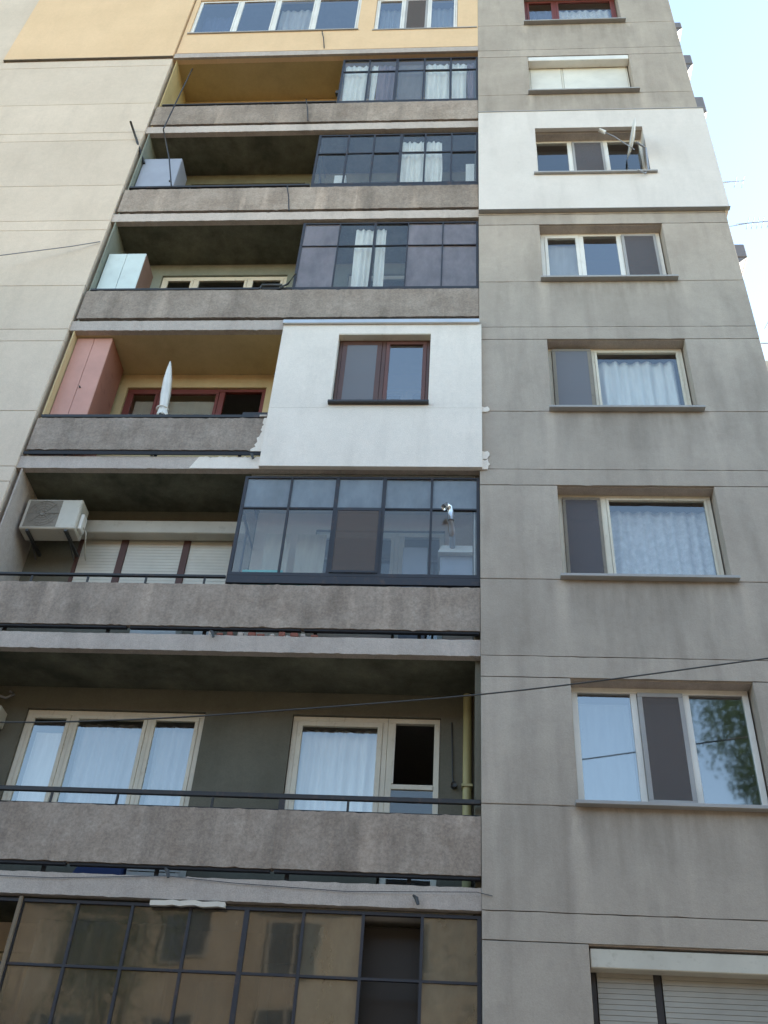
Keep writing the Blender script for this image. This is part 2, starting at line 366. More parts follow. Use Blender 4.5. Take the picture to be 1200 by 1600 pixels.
# ================================================================== THE BLOCK
B = thing('apartment_building', (0, 0, 0), 'grey panel apartment block with loggias, mismatched glazing and two patches of white insulation', 'building')
XL, XR, LEFT, DEEP = -6.17, 3.95, -12.5, 11.0
KT = 6                                                      # roof slab level
GR, GRH = .010, .03
# --- carcass: floors, inner walls, back, sides
for k in range(-4, KT+1):
    bx('floor_slab', INT, B, -12.3, 3.75, 1.02, DEEP-.2, S(k)+.03, S(k)+.2)
for k in range(-4, KT):
    z0, z1 = S(k)+.2, S(k+1)+.03
    bx('inner_wall', INT, B, -6.1, 3.75, 4.6, 4.7, z0, z1)
    bx('inner_wall', INT, B, -2.75, -2.65, 1.03, 4.6, z0, z1)
    bx('inner_wall', INT, B, -.06, .05, 1.03, 4.6, z0, z1)
    bx('inner_wall', INT, B, .65, .75, .26, 4.6, z0, z1)
bx('rear_wall', CON, B, LEFT, XR, DEEP-.2, DEEP, 0, S(KT)+.2)
bx('side_wall', CON, B, XR-.2, XR, .24, DEEP-.202, 0, S(KT)+.2)
bx('side_wall', PALE, B, LEFT, LEFT+.2, .24, DEEP-.202, 0, S(KT)+.2)
bx('roof_slab', SLAB, B, LEFT-.1, XR+.1, -.25, DEEP+.1, S(KT)+.21, S(KT)+.45)

# --- pale gable-end section on the left (x < -6.17)
for k in range(-4, KT):
    m = YEL if k >= 4 else PALE; yf = -.07 if k >= 4 else -.03
    for j, (a, b) in enumerate(((0, 1.05), (1.05, 2.53), (2.53, 2.80))):
        if k == 3 and j == 2: pass
        z0 = max(.0, S(k, a)+GR*.35); z1 = S(k, b)-GR*.35
        if z1 <= z0: continue
        if k >= 4:
            if j == 0: bx('insulation_panel', m, B, -9.72, XL, yf, .23, S(k)+.05 if k == 4 else S(k), S(k+1) if k < KT-1 else S(KT)+.2, 'yellow painted insulation render'); bx('wall_panel', PALE, B, LEFT, -9.722, -.03, .23, S(k), S(k+1))
            continue
        bx('wall_panel', m, B, LEFT, XL, yf, .23, z0, z1, bevel=.004)
bx('wall_core', SLAB, B, LEFT, XL-.003, .0, .2, 0, S(4)-.01)
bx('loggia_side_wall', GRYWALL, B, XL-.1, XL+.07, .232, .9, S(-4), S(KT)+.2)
bx('edge_trim', OLDWOOD, B, -9.72, XL, -.072, -.031, S(4)+.036, S(4)+.048, 'thin dark drip edge under the yellow render')

# --- right-hand section: three joints per storey, one window each
WX0, WX1, WZ0, WZ1 = .97, 2.91, 1.10, 2.53
for k in range(-4, KT):
    yf = -.03
    ps = [(0, XR, 0, 1.055), (0, WX0, 1.055, WZ1), (WX1, XR, 1.055, WZ1), (0, XR, WZ1, 2.80), (WX0, WX1, 1.055, 1.10)]
    for i, (a, b, c, d) in enumerate(ps):
        z0 = S(k, c)+(GR/2 if i != 4 else -GR/2+.0); z1 = S(k, d)-(GR/2 if i != 4 else 0)
        if z1 < .3: continue
        y0 = yf if i != 4 else yf+.001
        if i in (0, 3) and k > -4: MB().rough(a, b, y0, .23, z0, z1, .11, .0016).build('wall_panel', CON, B)
        else: MB().box(a, b, y0, .23, max(0, z0), z1).build('wall_panel', CON, B, bevel=.005 if i != 4 else 0)
    # joint mortar, a little behind the face
    for c in (0, 1.055, WZ1):
        if c == 1.055:
            bx('joint', SLAB, B, .002, WX0-.002, 0.004, .2, S(k, c)-GR/2+.0005, S(k, c)+GR/2-.0005); bx('joint', SLAB, B, WX1+.002, XR-.002, .004, .2, S(k, c)-GR/2+.0005, S(k, c)+GR/2-.0005)
        elif k > -4: bx('joint', SLAB, B, .002, XR-.002, .004, .2, S(k, c)-GR/2+.0005, S(k, c)+GR/2-.0005)

# --- white insulation on the right section, storey 2
y0i, y1i = -.10, -.0305
lab = 'cool white insulation render around one window of the right section'
za, zb = S(2, .06), S(3, .32)
for (a, b, c, d) in ((-.0, XR+.06, za, S(2, 1.09)), (-.0, WX0+.03, S(2, 1.09), S(2, 2.54)), (WX1-.03, XR+.06, S(2, 1.09), S(2, 2.54)), (-.0, XR+.06, S(2, 2.54), zb)):
    MB().box(a, b, y0i, y1i, c, d).build('insulation_panel', WHT2, B, lab)
bx('insulation_panel', WHT2, B, XR+.001, XR+.059, -.03, 3.0, za+.001, zb-.001, lab)
for x0, x1 in ((WX0+.001, WX0+.03), (WX1-.03, WX1-.001)): bx('reveal_lining', WHT2, B, x0, x1, -.03, .155, S(2, 1.10), S(2, 2.53))
bx('drip_edge', SILLM, B, .0, XR+.07, -.112, -.031, za-.012, za-.001, 'grey drip edge under the white insulation'); bx('drip_edge', SILLM, B, .0, XR+.07, -.112, -.031, zb+.001, zb+.022, 'grey cap above the white insulation')

def sill(k, x0=.93, x1=2.98, mat=SILLM, out=.09, zt=1.10, y1=.17, th=.04):
    m = MB(); z = S(k, zt); m.hexa([(x0, -.03-out, z-th-.01), (x1, -.03-out, z-th-.01), (x1, y1, z-th), (x0, y1, z-th)], [(x0, -.03-out, z-.012), (x1, -.03-out, z-.012), (x1, y1, z), (x0, y1, z)])
    return m.build('window_sill', mat, B, bevel=.003)
FY = .155
def rw(k, splits, fm, bays, **kw): return window(B, WX0+.02, WX1-.02, S(k, 1.105), S(k, 2.525), FY, splits, fm, bays, **kw)
for k in (-4, -3, -2, -1, 0, 1, 3, 4, 5): sill(k)
sill(2, out=.12, mat=SILLM)
# storey -2: three white lights
rw(-2, [1.66, 2.22], PVC, [dict(glass=GLB, sash=False), dict(glass=GL, screen=SCRB, sash=SILLM, sw=.05, dy=-.03), dict(glass=GLB, sash=False)], fw=.065, mw=.07, label='white three-light window reflecting sky and a tree')
# storey -1: cream frame, narrow screened light and wide light
rw(-1, [1.555], CREAM, [dict(glass=GL, screen=SCRD, sash=OLDWOOD, sw=.04, dy=-.02), dict(glass=GL, sw=.03)], mw=.075, label='cream two-light window with lace curtain')
rw(0, [1.62], CREAM, [dict(glass=GL, screen=SCRG, sash=OLDWOOD, sw=.05, dy=-.05), dict(glass=GL, sw=.035)], mw=.055, label='weathered cream window, its narrow left light grey and unpainted')
bx('old_jamb', OLDWOOD, B, 1.49, 1.60, FY-.04, FY-.002, S(0, 1.16), S(0, 2.46), 'unpainted grey wooden jamb')
rw(1, [1.64, 2.24], PVC, [dict(glass=GL, sw=.05), dict(glass=GLB, sash=False), dict(glass=GL, screen=SCRD, sash=SILLM, sw=.045, dy=-.03)], fw=.065, mw=.075, label='white three-light window in bare grey wall')
rw(2, [1.62, 2.25], PVC, [dict(glass=GL, sash=False), dict(glass=GL, screen=SCRD, sash=SILLM, sw=.04, dy=-.02), dict(glass=GL, sash=False)], fw=.05, mw=.08, label='white three-light window in the white insulation')
# storey 3: closed cream shutter with white box
w3 = rw(3, [1.63], SHUT, [dict(slats=SHUTL, sash=False, lean=.001), dict(slats=SHUTL, sash=False, lean=.001)], fw=.03, mw=.04, label='closed cream roller shutter')
MB().box(WX0+.005, WX1-.005, -.02, FY-.01, S(3, 2.37), S(3, 2.52)).build('shutter_box', PVC, B, bevel=.008)
# storey -3: closed white shutter, dark bars
wm3 = rw(-3, [1.59], DSILL, [dict(slats=SHUTW, sash=False, dy=-.03, lean=.0045), dict(slats=SHUTW, sash=False, dy=-.03, lean=.0045)], fw=.05, mw=.07, label='closed white roller shutter with dark brown posts')
MB().box(WX0+.012, WX1-.012, -.005, FY-.01, S(-3, 2.33), S(-3, 2.50)).build('shutter_box', WMETAL, B, bevel=.008)
rw(4, [1.63], REDW, [dict(glass=GL), dict(glass=GL)], label='red-brown window near the top')
for k in (5, -4): rw(k, [1.63], PVC, [dict(glass=GL), dict(glass=GL)])

# --- loggias
RAND = {}
for k in range(-4, KT):
    # front edge strip of the slab and slab body, ceiling skin below it
    x0 = XL+.001
    MB().rough(x0, -.002, .0, .10, S(k)+.0, S(k)+.215, .05, .0022).build('slab_edge', SLAB if k < 4 else YEL, B)
    bx('loggia_floor', SLAB, B, x0+.02, -.004, .102, 1.0, S(k)+.022, S(k)+.205)
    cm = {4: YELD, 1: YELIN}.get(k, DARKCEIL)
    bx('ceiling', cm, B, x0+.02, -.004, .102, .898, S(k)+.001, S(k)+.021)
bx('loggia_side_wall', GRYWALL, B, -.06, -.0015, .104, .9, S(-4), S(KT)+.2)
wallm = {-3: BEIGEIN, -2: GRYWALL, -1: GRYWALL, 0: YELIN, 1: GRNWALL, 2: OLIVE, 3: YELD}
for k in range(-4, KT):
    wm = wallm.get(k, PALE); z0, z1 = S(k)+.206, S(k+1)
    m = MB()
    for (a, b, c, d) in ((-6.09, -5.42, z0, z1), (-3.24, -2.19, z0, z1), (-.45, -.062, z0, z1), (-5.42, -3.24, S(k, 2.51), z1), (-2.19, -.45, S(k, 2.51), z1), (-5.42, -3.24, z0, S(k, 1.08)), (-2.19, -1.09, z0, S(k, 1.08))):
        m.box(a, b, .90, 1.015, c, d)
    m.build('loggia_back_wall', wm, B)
    if k in (-1, -3):
        m = MB()
        for (a, b, c, d) in ((-3.02, -2.19, z0, z1-.001), (-.45, -.08, z0, z1-.001), (-2.19, -.45, S(k, 2.51), z1-.001), (-2.19, -1.09, z0, S(k, 1.08))): m.box(a, b, .896, .8995, c, d)
        m.build('inner_wall_paint', BEIGEIN, B)
        bx('ceiling', WHTIN, B, -3.0, -.08, .11, .895, S(k+1)-.006, S(k+1)-.001)
    # plaster skin on the loggia's own left cheek
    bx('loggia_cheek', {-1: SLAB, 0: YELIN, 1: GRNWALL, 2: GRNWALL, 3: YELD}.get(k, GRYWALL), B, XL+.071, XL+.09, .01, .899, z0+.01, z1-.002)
bx('loggia_cheek', YELIN, B, -.075, -.0605, .104, .898, S(0, .21), S(0, 2.79))
bx('loggia_cheek', WHTIN, B, -.075, -.0605, .104, .898, S(-1, .21), S(-1, 2.79))

BY = .935
def bw(k, x0, x1, z0, splits, fm, bays, **kw): return window(B, x0, x1, S(k, z0), S(k, 2.505), BY, splits, fm, bays, fw=.06, **kw)
G1 = dict(glass=GL)
# storey -2 (open, both visible)
bw(-2, -5.415, -3.245, 1.085, [-4.84, -3.90], CREAM, [dict(glass=GL), dict(glass=GL), dict(glass=GL)], label='cream three-light loggia window')
bw(-2, -2.185, -1.06, 1.085, [], CREAM, [dict(glass=GL, sw=.06)], label='cream loggia window with white curtain')
dd = MB(); zz0, zz1 = S(-2, .21), S(-2, 2.505)
dd.box(-1.058, -.455, BY, BY+.06, zz1-.06, zz1); dd.box(-1.058, -.99, BY+.001, BY+.059, zz0, zz1-.06); dd.box(-.52, -.455, BY+.001, BY+.059, zz0, zz1-.06); dd.box(-.99, -.52, BY-.01, BY+.05, S(-2, 1.62), S(-2, 1.68)); dd.box(-.99, -.52, BY-.01, BY+.05, zz0, zz0+.1)
door = dd.build('balcony_door', CREAM, B, 'cream balcony door, upper light open and dark', bevel=.004)
pane(door, GLO, -.99, -.52, BY+.01, S(-2, .32), S(-2, 1.62)); bx('sash', CREAM, door, -.99, -.97, BY-.004, BY+.03, S(-2, 1.69), zz1-.062)
# the other storeys
for k in (-4, -3, -1, 0, 1, 2, 3, 5):
    fm = {0: REDW, -1: BROWN, 2: CREAM, 1: CREAM, 3: PVC, -3: CREAM}.get(k, PVC)
    if k == -1: pass
    elif k == 0: bw(k, -5.415, -3.245, 1.085, [-4.87, -3.92], REDW, [G1, G1, dict(open=True)], mw=.09, label='red-brown loggia window with its right light open')
    else: bw(k, -5.415, -3.245, 1.085, [-4.84, -3.90], fm, [G1, G1, G1])
    bw(k, -2.185, -1.06, 1.085, [], PVC if k != -3 else CREAM, [G1])
    q = MB(); a, b = S(k, .21), S(k, 2.505); q.box(-1.058, -.455, BY, BY+.06, b-.07, b); q.box(-1.058, -.99, BY+.001, BY+.059, a, b-.07); q.box(-.52, -.455, BY+.001, BY+.059, a, b-.07); q.box(-.99, -.52, BY, BY+.05, a, a+.12)
    d_ = q.build('balcony_door', PVC if k != -3 else CREAM, B, bevel=.004); pane(d_, GL, -.99, -.52, BY+.02, a+.12, b-.07)
# storey -1: shutters down behind brown posts
sh = MB().box(-5.55, -3.1, .72, .899, S(-1, 2.29), S(-1, 2.50)).build('shutter_box', WMETAL, B, 'cream shutter box in the loggia', bevel=.01)
shw = MB().box(-5.465, -3.215, .905, .975, S(-1, 2.46), S(-1, 2.505)).build('window', BRNP, B, 'brown-framed loggia window with lowered cream shutters')
for x in (-5.42, -4.79, -3.93, -3.26): bx('post', BRNP, shw, x-.045, x+.045, .904, .976, S(-1, 1.085), S(-1, 2.459))
for a, b in ((-5.37, -4.84), (-4.74, -3.98), (-3.88, -3.31)): slats(shw, a, b, .93, S(-1, 1.09), S(-1, 2.50), SHUT, .05, .0015)

# --- parapets, rails
def parapet(k, x0, x1, zt=.925, zb=.325):
    if k > 0: zb = .27
    MB().rough(x0, x1, -.015, .065, S(k, zb), S(k, zt), .05, .003).build('parapet_panel', PEB, B)
    if k <= 0: MB().box(x0+.03, x1-.01, .0, .05, S(k, zb-.03), S(k, zb-.004)).build('underside_shade_bar', STEELB, B)  # black bar puts the shade under the parapet into colour
joints = {-4: [-4.1, -2.05], -3: [-4.1, -2.05], -2: [-4.1, -2.05], -1: [-4.1, -2.05], 1: [-4.1, -2.05], 2: [-4.1, -2.05], 3: [-4.1, -2.05], 5: [-3]}
for k, js in joints.items():
    e = [-6.12] + js + [-.004]
    for a, b in zip(e[:-1], e[1:]): parapet(k, a, b-.0015)
parapet(0, -6.12, -2.885)
# posts holding each parapet off the slab
for k in (-3, -2, -1, 0, 1, 2, 3):
    for x in (-5.6, -4.35, -3.2, -1.9, -.7):
        if k == 0 and x > -2.9: continue
        bx('parapet_post', STEELB, B, x-.02, x+.02, .066, .09, S(k, .20), S(k, .93))
def rail(k, x0, x1, z, posts, h=.035, label=None, d=.04):
    m = MB(); m.box(x0, x1, .0, d, S(k, z)-h/2, S(k, z)+h/2)
    r = m.build('handrail', RAILM, B, label, bevel=.004)
    for x in posts: bx('rail_post', RAILM, r, x-.012, x+.012, .012, .03, S(k, .927), S(k, z)-h/2-.0005)
    return r
rail(-2, -6.1, -.004, 1.085, [-5.2, -4.45, -3.75, -2.75, -1.35], .05)
bx('rail_post', RAILM, B, -2.06, -2.0, .01, .04, S(-2, .93), S(-2, 1.06))
bx('rail_base', STEELB, B, -6.1, -.004, .005, .055, S(-2, .926), S(-2, .942))
rail(-1, -6.1, -3.06, 1.06, [-5.45, -4.75, -4.03, -3.31], .035)
bx('rail_base', STEELB, B, -6.1, -3.06, .005, .055, S(-1, .926), S(-1, .938))
rail(0, -6.1, -2.885, .985, [-4.45, -3.6], .055, d=.06)
bx('rail_end_plate', RAILM, B, -3.25, -2.89, -.014, -.001, S(0, .945), S(0, 1.04), 'dark plate at the end of the rail')
bx('gap_shade_strip', STEELB, B, -6.13, -2.86, -.03, -.016, S(0, .225), S(0, .275), 'dark strip laid in as the shade of the gap at the parapet foot')  # dark strip drawn where the gap under the parapet lies in shade
rail(1, -6.08, -2.88, .985, [-5.4, -4.3, -3.5], .045)
rail(2, -6.08, -2.9, 1.03, [-5.0, -3.9], .05, d=.05)
rail(3, -6.05, -2.68, 1.03, [-5.0, -3.9], .035)

# --- steel balcony glazing
def glazing(k, xs, z0, z1, zb, y, mats_top, mats_bot, bw_=.028, thick=(), fm=STEEL, base=None, label=None, skip=(), side=True, wide=.04):
    m = MB(); a, b = xs[0], xs[-1]; d = .045
    m.box(a-wide/2, b, y, y+d, S(k, z1)-.03, S(k, z1)); m.box(a-wide/2, b, y, y+d, S(k, z0), S(k, z0)+.045)
    m.box(a-wide/2, b, y+.003, y+d-.003, S(k, zb)-bw_*.42, S(k, zb)+bw_*.42)
    for i, x in enumerate(xs):
        w = bw_*(1.7 if i in thick else 1)
        if i in (0, len(xs)-1): w = wide
        xa, xb = x-w/2, x+w/2
        if i == len(xs)-1: xa, xb = x-w, x
        m.box(xa, xb, y+.001, y+d-.001, S(k, z0)+.045, S(k, zb)-bw_*.42-.0005); m.box(xa, xb, y+.001, y+d-.001, S(k, zb)+bw_*.42+.0005, S(k, z1)-.03)
    if base: m.box(a-wide/2, b, y+.002, y+.04, S(k, base), S(k, z0)-.001)
    if side:  # the return to the back wall, with its own bars
        xa = a-wide/2
        for zz in (z0, zb, z1-.03): m.box(xa, xa+.03, y+d+.001, .899, S(k, zz), S(k, zz)+.03)
        m.box(xa, xa+.03, .48, .51, S(k, z0)+.031, S(k, zb)-.001)
    g = m.build('balcony_glazing', fm, B, label)
    for i in range(len(xs)-1):
        for mt, (c, e) in ((mats_bot[i], (S(k, z0)+.04, S(k, zb)-.005)), (mats_top[i], (S(k, zb)+.005, S(k, z1)-.025))):
            if mt is None: continue
            pane(g, mt, xs[i]+.004, xs[i+1]-.004, y+.02, c, e, .007)
    if side:
        MB().box(a-.003, a+.002, y+.05, .895, S(k, z0)+.03, S(k, z1)-.03).build('pane', GLO, g)
    return g
glazing(-3, [-6.1, -5.56, -5.01, -4.46, -3.90, -3.36, -2.79, -2.24, -1.69, -1.12, -.56, -.004], 1.0, 2.77, 2.165, .05,
        [None, None, None, GLD, GLD, GLD, GLD, GLD, GLDLIT, None, GLDLIT][:11], [GLD, GLD, GLD, GLD, GLD, GLD, GLD, GLD, GLDLIT, None, GLDLIT], thick=(7,), side=False, base=.93, label='rusty steel glazing with large dusty panes, one bay missing its glass')
glazing(-1, [-3.03, -2.43, -1.83, -1.22, -.61, -.004], 1.10, 2.70, 2.17, .03, [GLF]*5, [GLO, GLO, GL, GLO, GLO], thick=(2, 3), base=.99, label='dark steel balcony glazing, frosted upper panes and clear lower panes')
glazing(1, [-2.87, -2.27, -1.69, -1.145, -.58, -.004], 1.0, 2.73, 2.11, .03, [GLM, GLO, GLO, GLM, GLM], [GLM, GLO, GLO, GLM, GLM], bw_=.02, thick=(2,), base=.935, label='steel balcony glazing with mauve-grey panes and a white curtain')
glazing(2, [-2.87, -2.34, -1.87, -1.38, -.945, -.475, -.004], 1.06, 2.67, 2.06, .03, [GLO]*6, [GLO]*6, bw_=.03, thick=(3,), base=.935, label='steel balcony glazing of six bays with two white curtains')
glazing(3, [-2.66, -2.14, -1.59, -1.05, -.53, -.004], 1.04, 2.70, 2.22, .03, [GLO]*5, [GLO]*5, bw_=.032, thick=(2,), base=.935, label='steel balcony glazing of five bays below the yellow storey')
# lower middle light of the storey -1 glazing has a brown screen in a dark frame
q = MB(); a, b, c, d = -1.815, -1.235, S(-1, 1.15), S(-1, 2.15)
q.box(a, b, .015, .029, c, c+.03); q.box(a, b, .015, .029, d-.03, d); q.box(a, a+.03, .016, .028, c+.03, d-.03); q.box(b-.03, b, .016, .028, c+.03, d-.03)
fr = q.build('screen_frame', STEEL, B); MB().box(a+.03, b-.03, .02, .023, c+.03, d-.03).build('insect_screen', SCRB, fr)

# --- storey 0: white insulated wall with brown window
lab = 'bright white insulation render filling in half the loggia'
def jag(pts, j=.012, step=.06):
    out = []
    for (p, q) in zip(pts, pts[1:]+pts[:1]):
        (x, z, r), (x2, z2, r2) = p, q; L = math.hypot(x2-x, z2-z); n = max(1, int(L/step)) if r else 1
        for i in range(n):
            t = i/n; o = random.gauss(0, j) if (r and i) else 0
            out.append((x+(x2-x)*t + o*(z2-z)/L, z+(z2-z)*t - o*(x2-x)/L))
    return out
WA, WB, WC, WD = -2.04, -.70, S(0, 1.16), S(0, 2.60)
L0, R0 = -2.88, .028
zlo, zhi = S(0, -.02), S(0, 2.80)
for i, (a, b, c, d) in enumerate(((L0, R0, zlo, WC), (L0, WA, WC, WD), (WB, R0, WC, WD), (L0, R0, WD, zhi))):
    if i == 0:
        poly = jag([(-2.875, zlo, 0), (R0, zlo, 0), (R0, WC, 0), (L0, WC, 0)], 0)
        MB().prism([(x, z) for x, z in poly[:2]] + [(R0, S(0, 1.055)), (L0, S(0, 1.055))], -.088, -.017).build('insulation_panel', WHT, B, lab)
        bx('insulation_panel', WHT, B, L0, R0, -.088, -.017, S(0, 1.058), WC, lab)
        poly = jag([(-2.8805, S(0, .205), 0), (-2.8805, S(0, .0), 0), (-3.82, S(0, .0), 0), (-3.72, S(0, .205), 1)], .010, .03)
        poly = [p for p in poly]; MB().prism(poly[::-1], -.008, -.001).build('paint_overlap', WHT, B, 'white paint spread over the bare slab edge')
        poly = jag([(-2.8805, S(0, .30), 0), (-2.8805, S(0, .925), 0), (-2.93, S(0, .925), 1), (-2.95, S(0, .6), 1), (-3.04, S(0, .30), 0)], .012, .03)
        MB().prism(poly, -.022, -.0165).build('paint_overlap', WHT, B, 'ragged white paint edge on the parapet')
    else: bx('insulation_panel', WHT, B, a, b, -.088, -.017, c, d, lab)
    x1 = min(b, -.004)
    if i == 0: bx('infill_wall', WHTIN, B, -2.85, x1, -.016, .10, S(0, .217), d)
    else: bx('infill_wall', WHTIN, B, max(a, -2.85), x1, -.016, .12, c, d-.01)
bx('infill_side_wall', YELIN, B, -2.87, -2.79, .125, .895, S(0, .21), S(0, 2.795))
for c, d, w in ((1.03, 1.13, .135), (.16, .30, .125), (-.02, .16, .13)):      # overspill of the adhesive on the neighbour's wall
    poly = jag([(.0281, S(0, c), 0), (w*.75, S(0, c), 1), (w, S(0, (c+d)/2), 1), (w*.8, S(0, d), 1), (.0281, S(0, d), 0)], .010, .03)
    MB().prism(poly, -.046, -.0305).build('adhesive_smear', WHT, B, 'white adhesive smear on the grey wall')
fl = MB(); fl.hexa([(-2.89, -.13, S(1)-.005), (.0, -.13, S(1)-.005), (.0, -.003, S(1)+.005), (-2.89, -.003, S(1)+.005)], [(-2.89, -.13, S(1)+.075), (.0, -.13, S(1)+.075), (.0, -.003, S(1)+.15), (-2.89, -.003, S(1)+.15)])
fl.build('metal_flashing', ZINC, B, 'folded metal flashing over the white infill wall', bevel=.004)
window(B, WA+.01, WB-.01, WC+.02, WD-.005, .035, [-1.375], BROWN, [dict(glass=GL, screen=SCRG, bar=S(0, 1.80), sash=BROWN, sw=.07), dict(glass=GLB, sw=.055, sash=BRNR)], fw=.045, mw=.06, label='brown two-light window in the white infill wall')
bx('window_sill', DSILL, B, WA-.03, WB+.01, -.15, .034, WC-.045, WC-.001, 'dark brown sill', bevel=.004)
bx('reveal_lining', CREAM, B, WA, WB, -.085, .034, WD-.02, WD-.001)
bx('insulation_cap', SLAB, B, -3.0, -2.9, -.04, -.017, S(0, .94), S(0, .97))

# --- storey 4: yellow rendered infill with white windows
zr, zt = S(4)+.216, S(5)+.0
YA = [(-6.02, -2.50, 1.07, 2.62), (-2.13, -.42, 1.02, 2.46)]
for (a, b, c, d) in ((XL+.03, -.002, .216, 1.02), (XL+.03, -6.04, 1.02, 2.8), (-2.48, -2.15, 1.02, 2.8), (-.42, -.002, 1.02, 2.8), (-6.04, -2.48, 2.62, 2.8), (-2.15, -.42, 2.46, 2.8), (-6.04, -2.48, 1.02, 1.06)):
    bx('infill_wall', YEL, B, a, b, -.03, .1, S(4, c), S(4, d)-.001, 'yellow render below and around the upper white windows')
window(B, -6.035, -2.485, S(4, 1.065), S(4, 2.615), .0, [-5.12, -4.30, -3.45], PVC, [dict(glass=GLB, sw=.03), dict(glass=GLB, sw=.03), dict(glass=GL, sw=.03), dict(glass=GLB, sw=.03)], fw=.04, mw=.07, label='long white four-light balcony glazing')
window(B, -2.145, -.425, S(4, 1.025), S(4, 2.455), .0, [-1.55, -1.03], PVC, [dict(glass=GLB, sw=.035), dict(glass=GL, screen=SCRB, sash=SILLM, sw=.045), dict(glass=GLB, sw=.035)], fw=.04, mw=.05, label='white three-light window in yellow render')
bx('window_sill', SILLM, B, -2.17, -.02, -.05, -.031, S(4, .99), S(4, 1.02)); bx('window_sill', SILLM, B, -6.06, -2.46, -.06, -.031, S(4, 1.03), S(4, 1.062))
bx('slab_edge_cap', SLAB, B, XL+.02, -.002, -.05, -.002, S(4, -.01), S(4, .16), 'grey slab edge under the yellow storey')

# ================================================================== THINGS ON THE BLOCK
# cabinets on the balconies
def cabinet(x0, x1, y0, y1, z0, z1, front, side, label, seam=(), knob=None):
    t = thing('balcony_cabinet', ((x0+x1)/2, (y0+y1)/2, z0), label, 'cabinet')
    bx('carcass', side, t, x0, x1, y0+.02, y1, z0, z1, bevel=.004)
    ed = [x0]+list(seam)+[x1]
    for a, b in zip(ed[:-1], ed[1:]): bx('door', front, t, a+.003, b-.003, y0, y0+.018, z0+.01, z1-.004, bevel=.003)
    if knob: MB().tube([(knob, y0-.03, (z0+z1)/2+.2), (knob, y0, (z0+z1)/2+.2)], .012).build('knob', DGR, t)
    return t
cabinet(-6.07, -5.52, .14, .80, S(0, .21), S(0, 2.785), PINK, RUST, 'tall faded pink cabinet with rusty red side on the yellow balcony', seam=(-5.80,), knob=-5.76)
cabinet(-6.06, -5.36, .12, .55, S(2, .21), S(2, 2.12), GREYM, GREYS, 'blue-grey metal cabinet at the left end of a dark balcony', knob=-5.45)
cabinet(-6.06, -5.43, .12, .60, S(1, .21), S(1, 2.07), MINT, BRNB, 'pale mint cabinet with brown side on a balcony', seam=(-5.75,))

# air conditioners
def ac_unit(x0, y0, z0, label):
    t = thing('air_conditioner', (x0+.38, y0+.13, z0), label, 'air conditioner', 'air conditioners outside the flats')
    w, h, d = .76, .50, .28
    MB().box(x0, x0+w, y0, y0+d, z0, z0+h).build('casing', WMETAL, t, bevel=.015)
    # grille: ring, spokes and fan
    cx, cz, r = x0+.27, z0+h/2, .212
    g = MB(); g.box(cx-r-.01, cx+r+.01, y0-.004, y0-.001, cz-r-.01, cz+r+.01); gr = g.build('grille_recess', OLDWOOD, t)
    q = MB()
    for rr in (.08, .12, .165, .205): q.tube([(cx+rr*math.cos(a), y0-.010, cz+rr*math.sin(a)) for a in [i*math.pi/12 for i in range(25)]], .0025, 5, False)
    for i in range(8):
        a = i*math.pi/4; q.tube([(cx+.03*math.cos(a), y0-.012, cz+.03*math.sin(a)), (cx+.22*math.cos(a), y0-.012, cz+.22*math.sin(a))], .003, 5)
    q.build('fan_guard', OLDWOOD, t)
    f = MB()
    for i in range(4):
        a = i*math.pi/2+.3; f.add([(cx+.03*math.cos(a), y0-.006, cz+.03*math.sin(a)), (cx+.2*math.cos(a-.3), y0-.0065, cz+.2*math.sin(a-.3)), (cx+.2*math.cos(a+.35), y0-.0055, cz+.2*math.sin(a+.35))], [(0, 1, 2)])
    f.tube([(cx, y0-.013, cz), (cx, y0-.002, cz)], .04, 12); f.build('fan', OLDWOOD, t)
    bx('service_cover', PVC, t, x0+w+.001, x0+w+.05, y0+.06, y0+.2, z0+.05, z0+.3, bevel=.01)
    for x in (x0+.12, x0+w-.12):
        b = MB(); b.box(x-.02, x+.02, y0+.01, .9, z0-.035, z0-.003); b.tube([(x, y0+.2, z0-.035), (x, y0+.5, z0-.14)], .010, 6); b.build('bracket', DGR, t)
    p = MB(); p.tube([(x0+w+.05, y0+.13, z0+.12), (x0+w+.10, y0+.15, z0+.05), (x0+w+.09, y0+.3, z0-.15), (x0+w+.02, y0+.55, z0-.1)], .010, 6); p.build('hose', WMETAL, t)
    return t
ac_unit(-6.03, .33, S(-1, 2.03), 'cream air conditioner hanging high in the loggia beside the lowered shutters')
t = thing('wall_box', (-5.82, .8, S(-2, 2.2)), 'white box on the wall left of the cream three-light window', 'box')
bx('housing', WMETAL, t, -6.05, -5.64, .68, .899, S(-2, 2.21), S(-2, 2.42), bevel=.01); bx('base', DGR, t, -6.03, -5.66, .72, .899, S(-2, 2.15), S(-2, 2.208))
m = MB(); m.tube([(-6.05, .8, S(-2, 2.62)), (-5.8, .8, S(-2, 2.62)), (-5.68, .8, S(-2, 2.58)), (-5.62, .85, S(-2, 2.66)), (-5.7, .89, S(-2, 2.72))], .016, 8)
m.build('cable_loop', GREYS, None, 'small looped pipe under the ceiling above the white wall box', 'pipe')

